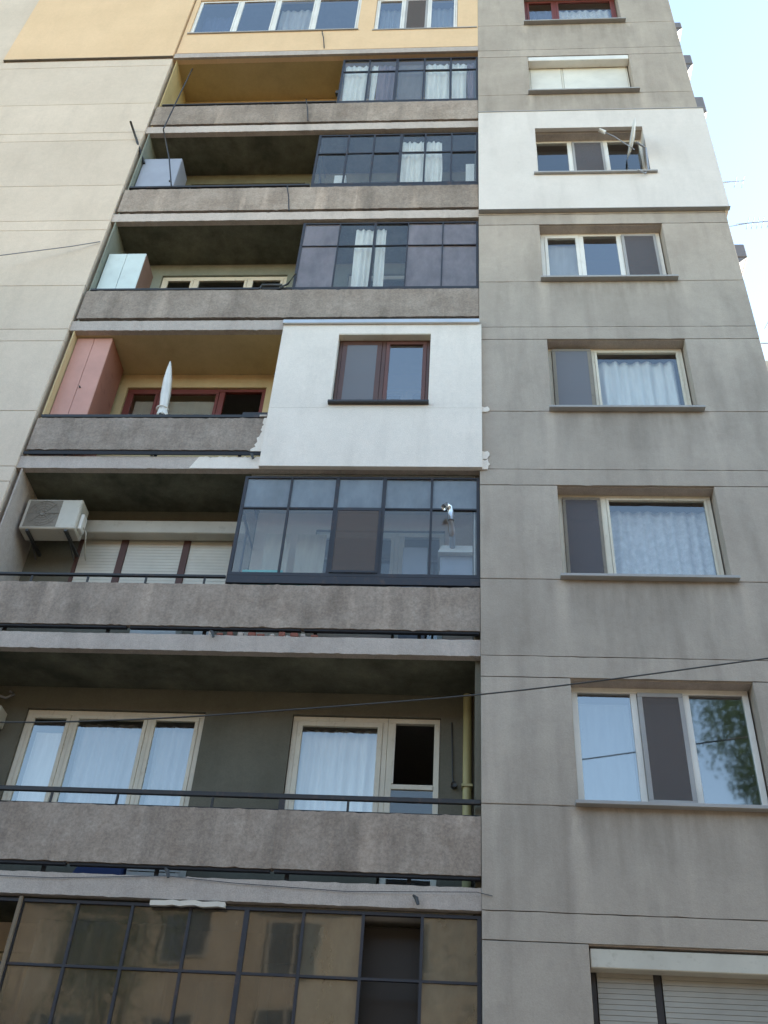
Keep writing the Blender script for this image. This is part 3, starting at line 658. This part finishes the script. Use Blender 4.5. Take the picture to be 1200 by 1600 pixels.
# folded parasol on the yellow balcony
t = thing('parasol', (-4.43, .12, S(0, .95)), 'folded white parasol standing at the rail of the yellow balcony', 'parasol')
m = MB(); n = 14; vs = []; fs = []
prof = [(0, .085), (.06, .075), (.13, .066), (.2, .055), (.5, .066), (.8, .058), (1.02, .036), (1.2, .010)]
def axis(h): return Vector((-4.42 - .10*h, .12+.03*h, S(0, 1.07)+h))
for h, r in prof:
    c = axis(h)
    for i in range(n):
        a = 2*math.pi*i/n; rr = r*(1.15 if i % 2 else .78); vs.append((c.x+rr*math.cos(a), c.y+rr*math.sin(a), c.z))
for j in range(len(prof)-1):
    for i in range(n): a = j*n+i; b = j*n+(i+1) % n; fs.append((a, b, b+n, a+n))
fs += [tuple(range(n-1, -1, -1)), tuple(range(len(vs)-n, len(vs)))]
m.add(vs, fs, True); m.build('canopy', PVC, t)
MB().tube([(-4.42, .12, S(0, .21)), (-4.42, .12, S(0, 1.10))], .018).build('pole', GREYS, t)
MB().tube([(-4.42, .09, S(0, .98)), (-4.42, .09, S(0, 1.09))], .05, 10).build('clamp', DGR, t)
MB().tube([(-4.45+.1*math.cos(i*.5)*.8, .13+.08*math.sin(i*.5), S(0, 1.24)) for i in range(14)], .012, 6).build('strap', PVC, t)

# range hood with vent pipe behind / through the storey -1 glazing
t = thing('range_hood', (-.27, .5, S(-1, 1.25)), 'pale range hood hanging inside the steel glazing', 'hood')
MB().hexa([(-.52, .2, S(-1, 1.62)), (-.09, .2, S(-1, 1.62)), (-.09, .6, S(-1, 1.62)), (-.52, .6, S(-1, 1.62))], [(-.47, .25, S(-1, 1.76)), (-.09, .25, S(-1, 1.76)), (-.09, .6, S(-1, 1.76)), (-.47, .6, S(-1, 1.76))]).build('canopy', PVC, t)
bx('body', GREYM, t, -.49, -.09, .28, .6, S(-1, 1.2), S(-1, 1.618))
t = thing('vent_pipe', (-.36, 0, S(-1, 1.72)), 'shiny bent flue pipe poking through the clear glazing', 'flue pipe')
MB().tube([(-.34, .30, S(-1, 1.70)), (-.34, .12, S(-1, 1.76)), (-.35, .0, S(-1, 1.83)), (-.36, -.04, S(-1, 1.95))], .036, 12).build('elbow', GREYM, t)
MB().tube([(-.36, -.045, S(-1, 1.92)), (-.365, -.05, S(-1, 2.05)), (-.38, -.07, S(-1, 2.11)), (-.415, -.10, S(-1, 2.12)), (-.45, -.12, S(-1, 2.07))], .040, 12).build('cowl', ALU, t)
# small things behind the glazing
def item(name, mat, x0, x1, y0, y1, z0, z1, label, cat, bevel=.006): return MB().box(x0, x1, y0, y1, z0, z1).build(name, mat, None, label, cat, bevel=bevel)
item('storage_tub', TEAL, -2.9, -2.40, .12, .4, S(-1, .95), S(-1, 1.25), 'turquoise tub behind the bottom left panes of the clear glazing', 'tub')
item('storage_tub', TEAL, -2.36, -2.06, .14, .4, S(-1, .95), S(-1, 1.22), 'smaller turquoise tub just right of the larger one', 'tub')
blind(-2.78, -2.45, S(-1, 1.12), S(-1, 2.15), .55, CURBE, 'beige blind behind the leftmost clear pane of the glazing')
blind(-2.36, -1.98, S(-1, 1.12), S(-1, 2.15), .55, CURBE, 'beige blind behind the second clear pane of the glazing')
item('door_leaf', GREYM, -.98, -.66, .6, .64, S(-1, .3), S(-1, 2.0), 'blue-grey cupboard door inside the glazing left of the hood', 'cupboard')
item('storage_box', PVC, -2.52, -2.32, .14, .3, S(2, 1.0), S(2, 1.52), 'white box behind the left panes of the six-bay glazing', 'box')
item('storage_box', PVC, -.22, -.07, .14, .4, S(2, .95), S(2, 1.82), 'tall white box behind the rightmost pane of the six-bay glazing', 'box')
item('bottle', PVC, -.36, -.29, .14, .2, S(2, 1.0), S(2, 1.23), 'small white container beside the tall white box', 'bottle', .015)
m = MB(); m.hexa([(-4.4, .62, S(-2, .21)), (-3.72, .62, S(-2, .21)), (-3.72, .85, S(-2, .21)), (-4.4, .85, S(-2, .21))], [(-4.15, .66, S(-2, .72)), (-3.74, .66, S(-2, .75)), (-3.74, .84, S(-2, .75)), (-4.15, .84, S(-2, .72))])
m.build('bag', BLUEB, None, 'dark blue bag on the balcony floor seen through the gap under the parapet', 'bag', bevel=.03)
cr = thing('crate', (-3.4, .75, S(-2, .21)), 'white slatted crate beside the blue bag under the parapet', 'crate')
for i in range(5): bx('slat', PVC, cr, -3.68, -3.13, .62, .635, S(-2, .25+.12*i), S(-2, .355+.12*i))
bx('crate_post', PVC, cr, -3.69, -3.64, .636, .88, S(-2, .21), S(-2, .86)); bx('crate_post', PVC, cr, -3.17, -3.12, .636, .88, S(-2, .21), S(-2, .86))
item('storage_box', PVC, -4.3, -3.72, .62, .86, S(-1, .21), S(-1, .85), 'white box glimpsed under the parapet below the air conditioner balcony', 'box')
item('storage_box', PVC, -3.5, -3.25, .62, .86, S(-1, .21), S(-1, .85), 'narrow white box under the same parapet, right of the wider one', 'box')
rb = thing('rubble', (-2.6, .05, S(-1, .215)), 'row of broken brick pieces lying on the slab edge', 'rubble')
for i in range(11):
    x = -3.15+i*.12+random.uniform(-.02, .02); w = random.uniform(.05, .1); bx('brick_piece', BRICKC if i % 3 else SLAB, rb, x, x+w, .008, .07, S(-1, .222), S(-1, .222)+random.uniform(.03, .07), bevel=.008)
m = MB(); a = [(-3.18+i*.073, S(-3, 2.79)-.012+random.uniform(-.008, .008)) for i in range(11)]
for (x, z), (x2, z2) in zip(a[:-1], a[1:]): m.hexa([(x, -.01, z-.04), (x2, -.01, z2-.04), (x2, .045, z2-.035), (x, .045, z-.035)], [(x, -.02, z+.005), (x2, -.02, z2+.005), (x2, .045, z2+.008), (x, .045, z+.008)])
m.build('foil_strip', PVC, None, 'crumpled pinkish-white strip tucked under the lowest slab edge', 'strip')
# yellow pipe in the corner, with the drain beside it
t = thing('drain_pipe', (-.14, .85, S(-2, .21)), 'yellow pipe standing in the right corner of the open loggia', 'pipe')
MB().tube([(-.14, .85, S(-2, .21)), (-.14, .85, S(-2, 2.79))], .05, 14).build('tube', YPIPE, t)
MB().box(-.20, -.08, .79, .90, S(-2, 1.62), S(-2, 1.65)).build('clip', YPIPE, t)
m = MB(); m.tube([(-.285, .90, S(-2, 1.66)), (-.285, .84, S(-2, 1.66))], .035, 12); m.tube([(-.32, .895, S(-2, 2.45)), (-.31, .89, S(-2, 2.1)), (-.30, .88, S(-2, 1.75)), (-.285, .86, S(-2, 1.67))], .010, 6)
m.build('cable_outlet', DGR, None, 'dark round wall outlet with hanging cable left of the yellow pipe', 'outlet')

# line hooks on the parapets
def hook(x, k, label, k0=1.0, k1=.28):
    m = MB(); m.tube([(x-.04, -.06, S(k, k0)), (x-.03, -.10, S(k, k0-.12)), (x+.02, -.085, S(k, (k0+k1)/2)), (x+.06, -.03, S(k, k1))], .011, 6)
    return m.build('line_hook', RAILM, None, label, 'hook', 'dark curved hooks on the balcony fronts')
hook(-3.20, 3, 'thin dark curved hook on the parapet under the yellow storey\'s balcony'); hook(-3.22, 2, 'thin dark curved hook on the parapet below the six-bay glazing', .9, .2)
hook(-3.16, 4, 'thin dark curved hook on the yellow storey below the long white glazing', .95, .27)
def knob(x, k, dz, label):
    m = MB(); m.tube([(x-.03, -.03, S(k, dz+.05)), (x, -.05, S(k, dz+.02)), (x+.02, -.04, S(k, dz-.04))], [.012, .022, .014], 7); m.tube([(x, -.045, S(k, dz+.02)), (x+.01, .01, S(k, dz))], .008, 6)
    return m.build('line_hook', DGR, None, label, 'hook', 'short dark hooks on the slab edges')
knob(-3.06, -2, .23, 'short dark hook with a string tied to it, lowest slab edge'); knob(-3.07, -1, .2, 'short dark hook on the slab edge under the shuttered balcony'); knob(-3.0, 0, .19, 'short dark hook below the end of the yellow balcony rail')
knob(-.62, -2, .06, 'short dark hook near the right end of the lowest slab edge')
m = MB(); P = [(-4.9, S(-2, .16)), (-4.2, S(-2, .155)), (-3.06, S(-2, .215)), (-2.4, S(-2, .17)), (-1.3, S(-2, .13)), (-.05, S(-2, .16)), (.1, S(-2, .13))]
m.tube([(x, -.012, z) for x, z in P[:3]] + [(x, -.012 if x < -.1 else -.04, z) for x, z in P[3:]], .0035, 5); m.build('clothes_line', DGR, None, 'thin dark string along the lowest slab edge', 'string')
# poles and rods at the left
def rod(name, pts, r, label, cat, mat=RAILM, group=None): return MB().tube(pts, r, 7).build(name, mat, None, label, cat, group)
rod('pole', [(-6.42, -.18, S(3, .10)), (-6.03, .11, S(2, 1.95))], .022, 'short dark pole leaning out above the blue-grey cabinet', 'pole')
rod('antenna_rod', [(-5.58, -.22, S(3, 1.98)), (-5.66, -.2, S(3, 1.0)), (-5.76, -.15, S(2, 2.68))], .013, 'long thin dark rod rising in front of the top parapet', 'rod')
rod('support_rod', [(-5.76, -.148, S(2, 2.66)), (-5.50, -.08, S(2, 1.8)), (-5.33, -.02, S(2, 1.04))], .013, 'dark slanting rod crossing the blue-grey cabinet', 'rod')
m = MB(); m.tube([(-3.36, -.01, S(1, 1.04)), (-3.04, -.01, S(1, 1.04))], .024, 8); m.tube([(-3.06, -.02, S(1, .97)), (-2.95, -.02, S(1, 1.06)), (-2.86, -.01, S(1, 1.32))], .016, 7); m.tube([(-3.38, -.01, S(1, .96)), (-3.36, -.01, S(1, 1.04))], .014, 6)
m.build('awning_arm', DGR, None, 'dark folded metal arm on the rail left of the mauve-grey glazing', 'metal arm')
item('storage_box', DGR, -5.2, -4.82, .3, .6, S(1, .21), S(1, 1.32), 'dark box standing on the balcony right of the mint cabinet', 'box')
# loose fitting in the yellow balcony
m = MB(); m.tube([(-2.93, .4, S(0, 2.2)), (-3.0, .38, S(0, 2.24)), (-2.98, .36, S(0, 2.16))], .03, 7); m.build('lamp', DGR, None, 'small dark wall lamp at the right of the yellow balcony', 'lamp')
bx('wall_lamp', DGR, B, -2.80, -2.74, .3, .38, S(3, 1.9), S(3, 2.0), 'small dark lamp in the ochre top loggia')

# satellite dish on the white-insulated window
t = thing('satellite_dish', (2.62, -.15, S(2, 1.05)), 'white satellite dish seen edge-on at the window in the white insulation', 'satellite dish')
def dish(cx, cy, cz, r, nrm, up):
    nrm = nrm.normalized(); u = nrm.cross(up).normalized(); w = u.cross(nrm); vs = [(cx, cy, cz)]; fs = []; n = 24; rings = 4
    c = Vector((cx, cy, cz))
    for side in (0, 1):
        base = len(vs)-1 if side == 0 else len(vs)
        if side: vs.append(tuple(c - nrm*.008))
        for j in range(1, rings+1):
            rr = r*j/rings
            for i in range(n): a = 2*math.pi*i/n; p = c + (u*math.cos(a) + w*math.sin(a))*rr + nrm*(rr*rr*.45 - side*.008); vs.append(tuple(p))
        for i in range(n): fs.append((base, base+1+i, base+1+(i+1) % n) if not side else (base, base+1+(i+1) % n, base+1+i))
        for j in range(rings-1):
            for i in range(n):
                a = base+1+j*n+i; b = base+1+j*n+(i+1) % n; fs.append((a, a+n, b+n, b) if not side else (a, b, b+n, a+n))
    o1 = 1+(rings-1)*n; o2 = 1+rings*n+1+(rings-1)*n
    for i in range(n): fs.append((o1+i, o2+i, o2+(i+1) % n, o1+(i+1) % n))
    return MB().add(vs, fs, True)
nr = Vector((-.97, -.06, .14)); cdx, cdy, cdz = 2.66, -.22, S(2, 1.92)
dish(cdx, cdy, cdz, .34, nr, Vector((0, .1, 1))).build('bowl', PVC, t)
MB().tube([(cdx-.02, cdy, cdz-.34), (2.3, -.36, cdz-.15), (2.12, -.38, cdz-.02)], .010, 6).build('feed_arm', GREYM, t)
MB().tube([(2.16, -.37, cdz-.03), (2.05, -.39, cdz+.02)], .034, 10).build('receiver', PVC, t)
m = MB(); m.tube([(cdx+.03, cdy, cdz-.1), (cdx+.2, -.12, cdz-.12), (cdx+.2, -.06, cdz-.72)], .018, 8); m.tube([(cdx+.2, -.06, cdz-.72), (cdx+.1, -.15, cdz-.95), (cdx-.02, -.19, cdz-.90)], .014, 8); m.build('mast', GREYM, t)

# boxes, brackets and antennas round the corner of the side wall
def side_unit(z0, z1, zb, x1, y0, label, y1=None, mat=GREYD):
    y1 = y1 or y0+.8
    t = thing('side_unit', (XR+.2, y0+.4, zb), label, 'air conditioner', 'air conditioners on the side wall')
    MB().box(XR+.05, x1, y0, y1, z0, z1).build('casing', mat, t, bevel=.02)
    MB().prism([(XR+.001, z0-.006), (x1-.03, z0-.006), (XR+.001, zb)], y0+.02, y1-.02).build('bracket', GREYD, t)
    bx('grille', DGR, t, x1+.001, x1+.006, y0+.1, y1-.1, z0+.06, z1-.06)
side_unit(S(4, 1.9), S(4, 2.15), S(4, 1.4), 4.31, .5, 'topmost air conditioner jutting from the side wall')
side_unit(S(4, .35), S(4, .72), S(3, 2.35), 4.33, .5, 'second unit from the top jutting past the building edge')
side_unit(S(3, 1.2), S(3, 1.75), S(3, .6), 4.32, .45, 'third unit from the top, just above the white insulation')
side_unit(S(2, 1.75), S(2, 1.95), S(2, 1.5), 4.30, .6, 'small unit on the side wall beside the white insulation', mat=DGR)
side_unit(S(1, 2.35), S(1, 2.7), S(1, 2.0), 4.34, .5, 'fourth large unit on the side wall, below the yagi antenna')
side_unit(S(0, 2.0), S(0, 2.62), S(0, 1.5), 4.30, .45, 'lowest visible unit on the side wall near the picture edge', mat=WMETAL)
def yagi(x, y, z, L, label, els, up=.0, n='tv_antenna'):
    t = thing(n, (x, y, z), label, 'antenna'); MB().tube([(x, y, z), (x+L, y-.02, z+up)], .008, 6).build('boom', GREYM, t)
    MB().tube([(x-.35, y, z-.12), (x+L*.45, y-.01, z+up*.5-.004)], .006, 6).build('stay', GREYM, t)
    for e in els:
        px = x+L*e; MB().tube([(px, y-.11, z+up*e-.0), (px, y+.11, z+up*e)], .005, 5).build('element', GREYM, t)
yagi(4.15, .25, S(2, 1.25)+.05, .36, 'short antenna stub beside the white insulation', (.6, .95))
yagi(4.2, .3, S(2, .15), .55, 'thin yagi antenna jutting from the side wall', (.35, .5, .65, .8, .97), .05)
rod('antenna_rod', [(4.25, .4, S(1, .45)), (4.52, .3, S(1, .95))], .009, 'bare rod slanting up from the side wall at the right edge', 'rod', GREYM)
rod('antenna_rod', [(4.1, .4, S(1, .12)), (4.8, .4, S(1, .12))], .010, 'bare rod sticking straight out at the right edge', 'rod', GREYM)

# cables across the front
m = MB(); pts = []
for i in range(41):
    u = i/40; x = -9.5+u*19; pts.append((x, -.75-.02*x, 0))
ctrl = [(-9.5, S(-2, 1.95)), (-5.3, S(-2, 1.80)), (-3.3, S(-2, 1.93)), (-2.1, S(-2, 2.07)), (0, S(-2, 2.30)), (1.0, S(-2, 2.46)), (3.1, S(-1, .05)), (9.5, S(-1, 1.1))]
def interp(x):
    for (a, za), (b, zb) in zip(ctrl[:-1], ctrl[1:]):
        if a <= x <= b: t = (x-a)/(b-a); return za+(zb-za)*t
    return ctrl[-1][1]
zs = [interp(p[0]) for p in pts]
for _ in range(6): zs = [zs[0]]+[(zs[i-1]+2*zs[i]+zs[i+1])/4 for i in range(1, 40)]+[zs[-1]]
SC = 1-.07      # cable hangs nearer than the wall
m.tube([(p[0]*SC-.015, -.69, (OZ-8.966)+(z-(OZ-8.966))*SC) for p, z in zip(pts, zs)], .008, 6).build('overhead_cable', DGR, None, 'long dark cable strung across the facade above the lowest right window', 'cable')
m = MB(); m.tube([(-12, -.3, S(1, .55)), (-9.5, -.3, S(1, 1.15)), (-7.6, -.25, S(1, 1.55)), (-6.6, -.12, S(1, 1.95)), (-6.19, -.05, S(1, 2.17))], .009, 6)
m.build('overhead_cable', GREYS, None, 'faint cable running up across the pale wall on the left', 'cable')

# ---------------------------------------------------------------- curtains
curtain(1.62, 2.84, S(-1, 1.2), S(-1, 2.42), .36, CURL, 'bluish-white lace curtain in the wide light of the cream window', 9)
curtain(1.70, 2.80, S(0, 1.2), S(0, 2.42), .33, CURW, 'white net curtain beside the unpainted grey window jamb', 7, .035)
blind(1.04, 1.60, S(1, 1.2), S(1, 2.42), .30, CURP, 'pale blind in the left light of the white window on bare grey wall')
blind(1.03, 1.62, S(-2, 1.2), S(-2, 2.40), .30, CURP, 'pale sheet added to brighten the left light of the lowest white window')  # sheet added to brighten this pane where it reflects the sky
curtain(1.05, 1.6, S(4, 1.2), S(4, 2.40), .33, CURB, 'dark blue curtain in the narrow light of the topmost red-brown window', 4)
curtain(1.68, 2.82, S(4, 1.2), S(4, 2.40), .33, CURL, 'pale curtain in the wide light of the topmost red-brown window', 8)
curtain(-2.12, -1.13, S(-2, 1.1), S(-2, 2.42), 1.12, CURW, 'white curtain behind the cream loggia window left of the balcony door', 8)
blind(-5.32, -4.9, S(-2, 1.1), S(-2, 2.3), 1.12, CURW, 'white sheet standing for screen and reflection in the left light of the cream three-light loggia window')  # white sheet stands for a screen and the reflection in this pane
curtain(-4.78, -3.96, S(-2, 1.1), S(-2, 2.42), 1.12, CURP, 'pale cloth added as sky reflection in the middle light of the cream three-light loggia window', 6)  # pale cloth paints the sky reflection into the middle pane
curtain(-3.84, -3.32, S(-2, 1.1), S(-2, 2.42), 1.12, CURP, 'pale cloth added as sky reflection in the right light of the cream three-light loggia window', 4)  # the right pane's sky reflection, likewise put in as pale cloth
curtain(-2.0, -1.72, S(1, .95), S(1, 2.66), .13, CURW, 'white curtain left of the thick post in the mauve-grey glazing', 3)
curtain(-1.66, -1.50, S(1, .95), S(1, 2.66), .13, CURW, 'narrow white curtain right of the thick post in the mauve-grey glazing', 2)
curtain(-1.13, -.02, S(1, .95), S(1, 2.68), .16, CURG, 'grey-brown curtain across the right of the mauve-grey glazing', 9)
curtain(-2.85, -2.29, S(1, .95), S(1, 2.68), .16, CURM, 'mauve curtain at the left of the mauve-grey glazing', 5)
curtain(-1.36, -.97, S(2, 1.0), S(2, 2.55), .14, CURW, 'left of two white curtains in the six-bay glazing', 4, gather=.3)
curtain(-.92, -.66, S(2, 1.0), S(2, 2.55), .14, CURW, 'right, narrower of two white curtains in the six-bay glazing', 3, gather=.5)
curtain(-2.62, -2.16, S(3, .98), S(3, 2.6), .13, CURW, 'leftmost white curtain in the glazing under the yellow storey', 4)
curtain(-2.10, -1.98, S(3, .98), S(3, 2.6), .13, CURW, 'thin white strip of curtain second from left under the yellow storey', 1.5)
curtain(-1.96, -1.62, S(3, .98), S(3, 2.6), .13, CURM, 'mauve curtain beside the thick post under the yellow storey', 3)
blind(-1.56, -1.08, S(3, .98), S(3, 2.6), .13, CURG, 'grey-brown blind in the middle bay under the yellow storey')
curtain(-1.02, -.56, S(3, .98), S(3, 2.6), .13, CURW, 'white curtain in the fourth bay under the yellow storey', 4)
curtain(-.50, -.22, S(3, .98), S(3, 2.6), .13, CURW, 'white curtain in the right bay under the yellow storey', 2.5)
curtain(-.20, -.02, S(3, .98), S(3, 2.6), .13, CURM, 'mauve curtain at the right end under the yellow storey', 2)
blind(-5.30, -4.93, S(0, 1.1), S(0, 2.36), 1.06, CURBE, 'beige blind in the left light of the red-brown loggia window')
blind(-4.80, -3.98, S(0, 1.1), S(0, 2.36), 1.06, CURBE, 'beige blind in the middle light of the red-brown loggia window')
curtain(-6.0, -5.2, S(4, 1.1), S(4, 2.5), .3, CURB, 'dark curtain at the left of the long white glazing', 5)
curtain(-4.25, -3.50, S(4, 1.1), S(4, 2.5), .2, CURP, 'pale curtain in the third light of the long white glazing', 5)
curtain(-2.08, -1.58, S(4, 1.1), S(4, 2.4), .2, CURP, 'pale curtain in the left light of the yellow storey\'s small window', 4)
curtain(-1.0, -.5, S(4, 1.1), S(4, 2.4), .2, CURP, 'pale curtain in the right light of the yellow storey\'s small window', 4)
# lowest glazing: old curtains behind dusty panes, dark box as the open bay's shade
curtain(-4.40, -3.0, S(-3, .95), S(-3, 2.70), .45, CURBE, 'yellowish-beige curtain behind the left panes of the dusty glazing', 8)
curtain(-2.7, -2.3, S(-3, .95), S(-3, 2.2), .5, CURG, 'dark curtain behind the middle of the dusty glazing', 3)
curtain(-1.66, -1.16, S(-3, .95), S(-3, 2.72), .25, CURBE, 'pale curtain just left of the missing pane', 4)
curtain(-.52, -.04, S(-3, 1.4), S(-3, 2.72), .25, CURBE, 'beige curtain in the rightmost bay of the dusty glazing', 4)
bx('lath', WOODL, B, -4.49, -4.455, .02, .048, S(-3, 1.0), S(-3, 2.78), 'pale wooden lath on the glazing post')
item('shade_box', BAYSHADE, -1.30, -.44, .32, .60, S(-3, .21), S(-3, 2.72), 'dark box added as shade behind the missing pane', 'shade_box')  # dark box stands for the shade inside the bay without glass

# ================================================================== ACROSS THE STREET (seen in the panes, lights the facade)
def block(x0, x1, y0, y1, floors, wm, label, ground=0):
    t = thing('residential_building', ((x0+x1)/2, y0, 0), label, 'building')
    H = floors*2.8+1
    MB().box(x0, x1, y0, y1, 0, H).build('wall', wm, t)
    MB().add([(x0-.6, y0-.6, H), (x1+.6, y0-.6, H), (x1+.6, y1+.6, H), (x0-.6, y1+.6, H), (x0+4, (y0+y1)/2, H+3), (x1-4, (y0+y1)/2, H+3)], [(0, 3, 2, 1), (0, 1, 5, 4), (1, 2, 5), (2, 3, 4, 5), (3, 0, 4)]).build('roof', TILE, t)
    n = int((x1-x0)/3); proto = None; base = rootloc(t)
    for f in range(floors):
        for i in range(n):
            cx = x0+(x1-x0)*(i+.5)/n; z = 1.6+f*2.8
            if proto is None:
                m = MB(); a, b = cx-.75, cx+.75; y = y1+.001
                m.box(a, b, y, y+.06, z, z+.08); m.box(a, b, y, y+.06, z+1.42, z+1.5); m.box(a, a+.08, y+.001, y+.059, z+.08, z+1.42); m.box(b-.08, b, y+.001, y+.059, z+.08, z+1.42); m.box(cx-.04, cx+.04, y+.001, y+.059, z+.08, z+1.42)
                proto = m.build('window', OLDWOOD, t); p = MB().box(a+.08, b-.08, y+.01, y+.02, z+.08, z+1.42).build('pane', DARKPANE, proto); o0 = (cx, z)
            else:
                c = proto.copy(); col.objects.link(c); c.parent = t; c.location = (cx-o0[0], 0, z-o0[1]); q = p.copy(); col.objects.link(q); q.parent = c
    return t
DARKPANE = paint('dark_reflecting_pane', (.03, .04, .05), .08)
block(-58, 30, -32, -20, 4, OPP, 'long ochre four-storey block across the street with red tiled roof')

LEAF = []
for i, c in enumerate(((.085, .125, .045), (.06, .095, .03), (.035, .065, .02))):
    m = bpy.data.materials.new('leaf'); t = nt(m); d = N(t, 'ShaderNodeBsdfDiffuse'); tl = N(t, 'ShaderNodeBsdfTranslucent'); mx = N(t, 'ShaderNodeMixShader', Fac=.35)
    co = N(t, 'ShaderNodeTexCoord').outputs['Object']; cc = mixc(t, ramp(t, noise(t, co, 1.5, 3), .35, .65), tuple(x*.7 for x in c), c)
    t.links.new(cc, d.inputs[0]); t.links.new(cc, tl.inputs[0]); t.links.new(d.outputs[0], mx.inputs[1]); t.links.new(tl.outputs[0], mx.inputs[2])
    o = N(t, 'ShaderNodeOutputMaterial'); t.links.new(mx.outputs[0], o.inputs[0]); LEAF.append(m)
def tree(x, y, h, r, label, n=5200, mi=0):
    t = thing('street_tree', (x, y, 0), label, 'tree', 'trees across the street')
    tr = MB(); tr.tube([(x, y, 0), (x+.1, y, h*.2), (x-.1, y+.1, h*.45), (x+.1, y, h*.8)], [.32, .26, .2, .06], 10)
    blobs = []
    for i in range(16):
        a = random.random()*6.28; e = random.uniform(.42, .95); rr = r*(.75 if e < .8 else .45)*random.uniform(.4, 1)
        p = Vector((x+rr*math.cos(a), y+rr*math.sin(a), h*e)); blobs.append((p, r*random.uniform(.22, .42)))
        tr.tube([(x, y, h*e*.62), ((x+p.x)/2, (y+p.y)/2, h*e*.84), p], [.12, .07, .02], 6)
    tr.build('trunk', BARK, t)
    m = MB()
    for i in range(n):
        c, br = random.choice(blobs); d = Vector((random.gauss(0, 1), random.gauss(0, 1), random.gauss(0, .8))).normalized()*br*random.random()**.45*1.25
        p = c+d; s = random.uniform(.04, .085); u = Vector((random.gauss(0, 1), random.gauss(0, 1), random.gauss(0, 1))).normalized(); w = u.orthogonal().normalized()
        m.add([p-u*s, p+w*s*.5, p+u*s, p-w*s*.5], [(0, 1, 2, 3)])
    m.build('crown', LEAF[mi], t); return t
t1 = tree(9.1, -16.8, 18.3, 4.3, 'tall leafy street tree opposite the lowest right window', 42000)
t2 = tree(15.5, -16.5, 14.5, 4, 'unseen broad tree added for shade, right of the tallest one across the street', 22000, 1)  # unseen tree added to cut bounce light from the sunlit block
for (x, y, a, sc, lb) in ((23, -17, 1.2, 1.05, 'unseen tree added for shade, third along the right of the street'), (31, -16.5, 2.6, .95, 'unseen tree added for shade, farthest right across the street'), (-19, -17.2, 3.4, .72, 'small street tree before the left end of the ochre block'), (-8.5, -16.8, .7, .74, 'rounded tree added to darken the reflection in the dusty glazing'), (-13.5, -17.4, 2.2, .66, 'lower tree added left of the rounded one to darken the same panes'), (-28, -17, 5.0, .85, 'larger street tree far to the left across the street')):  # unseen trees, most added to darken the low panes and cut bounce
    c = copy_tree(t2); c.location = (x, y, 0); c.rotation_euler = (0, 0, a); c.scale = (sc, sc, sc); tag(c, lb)
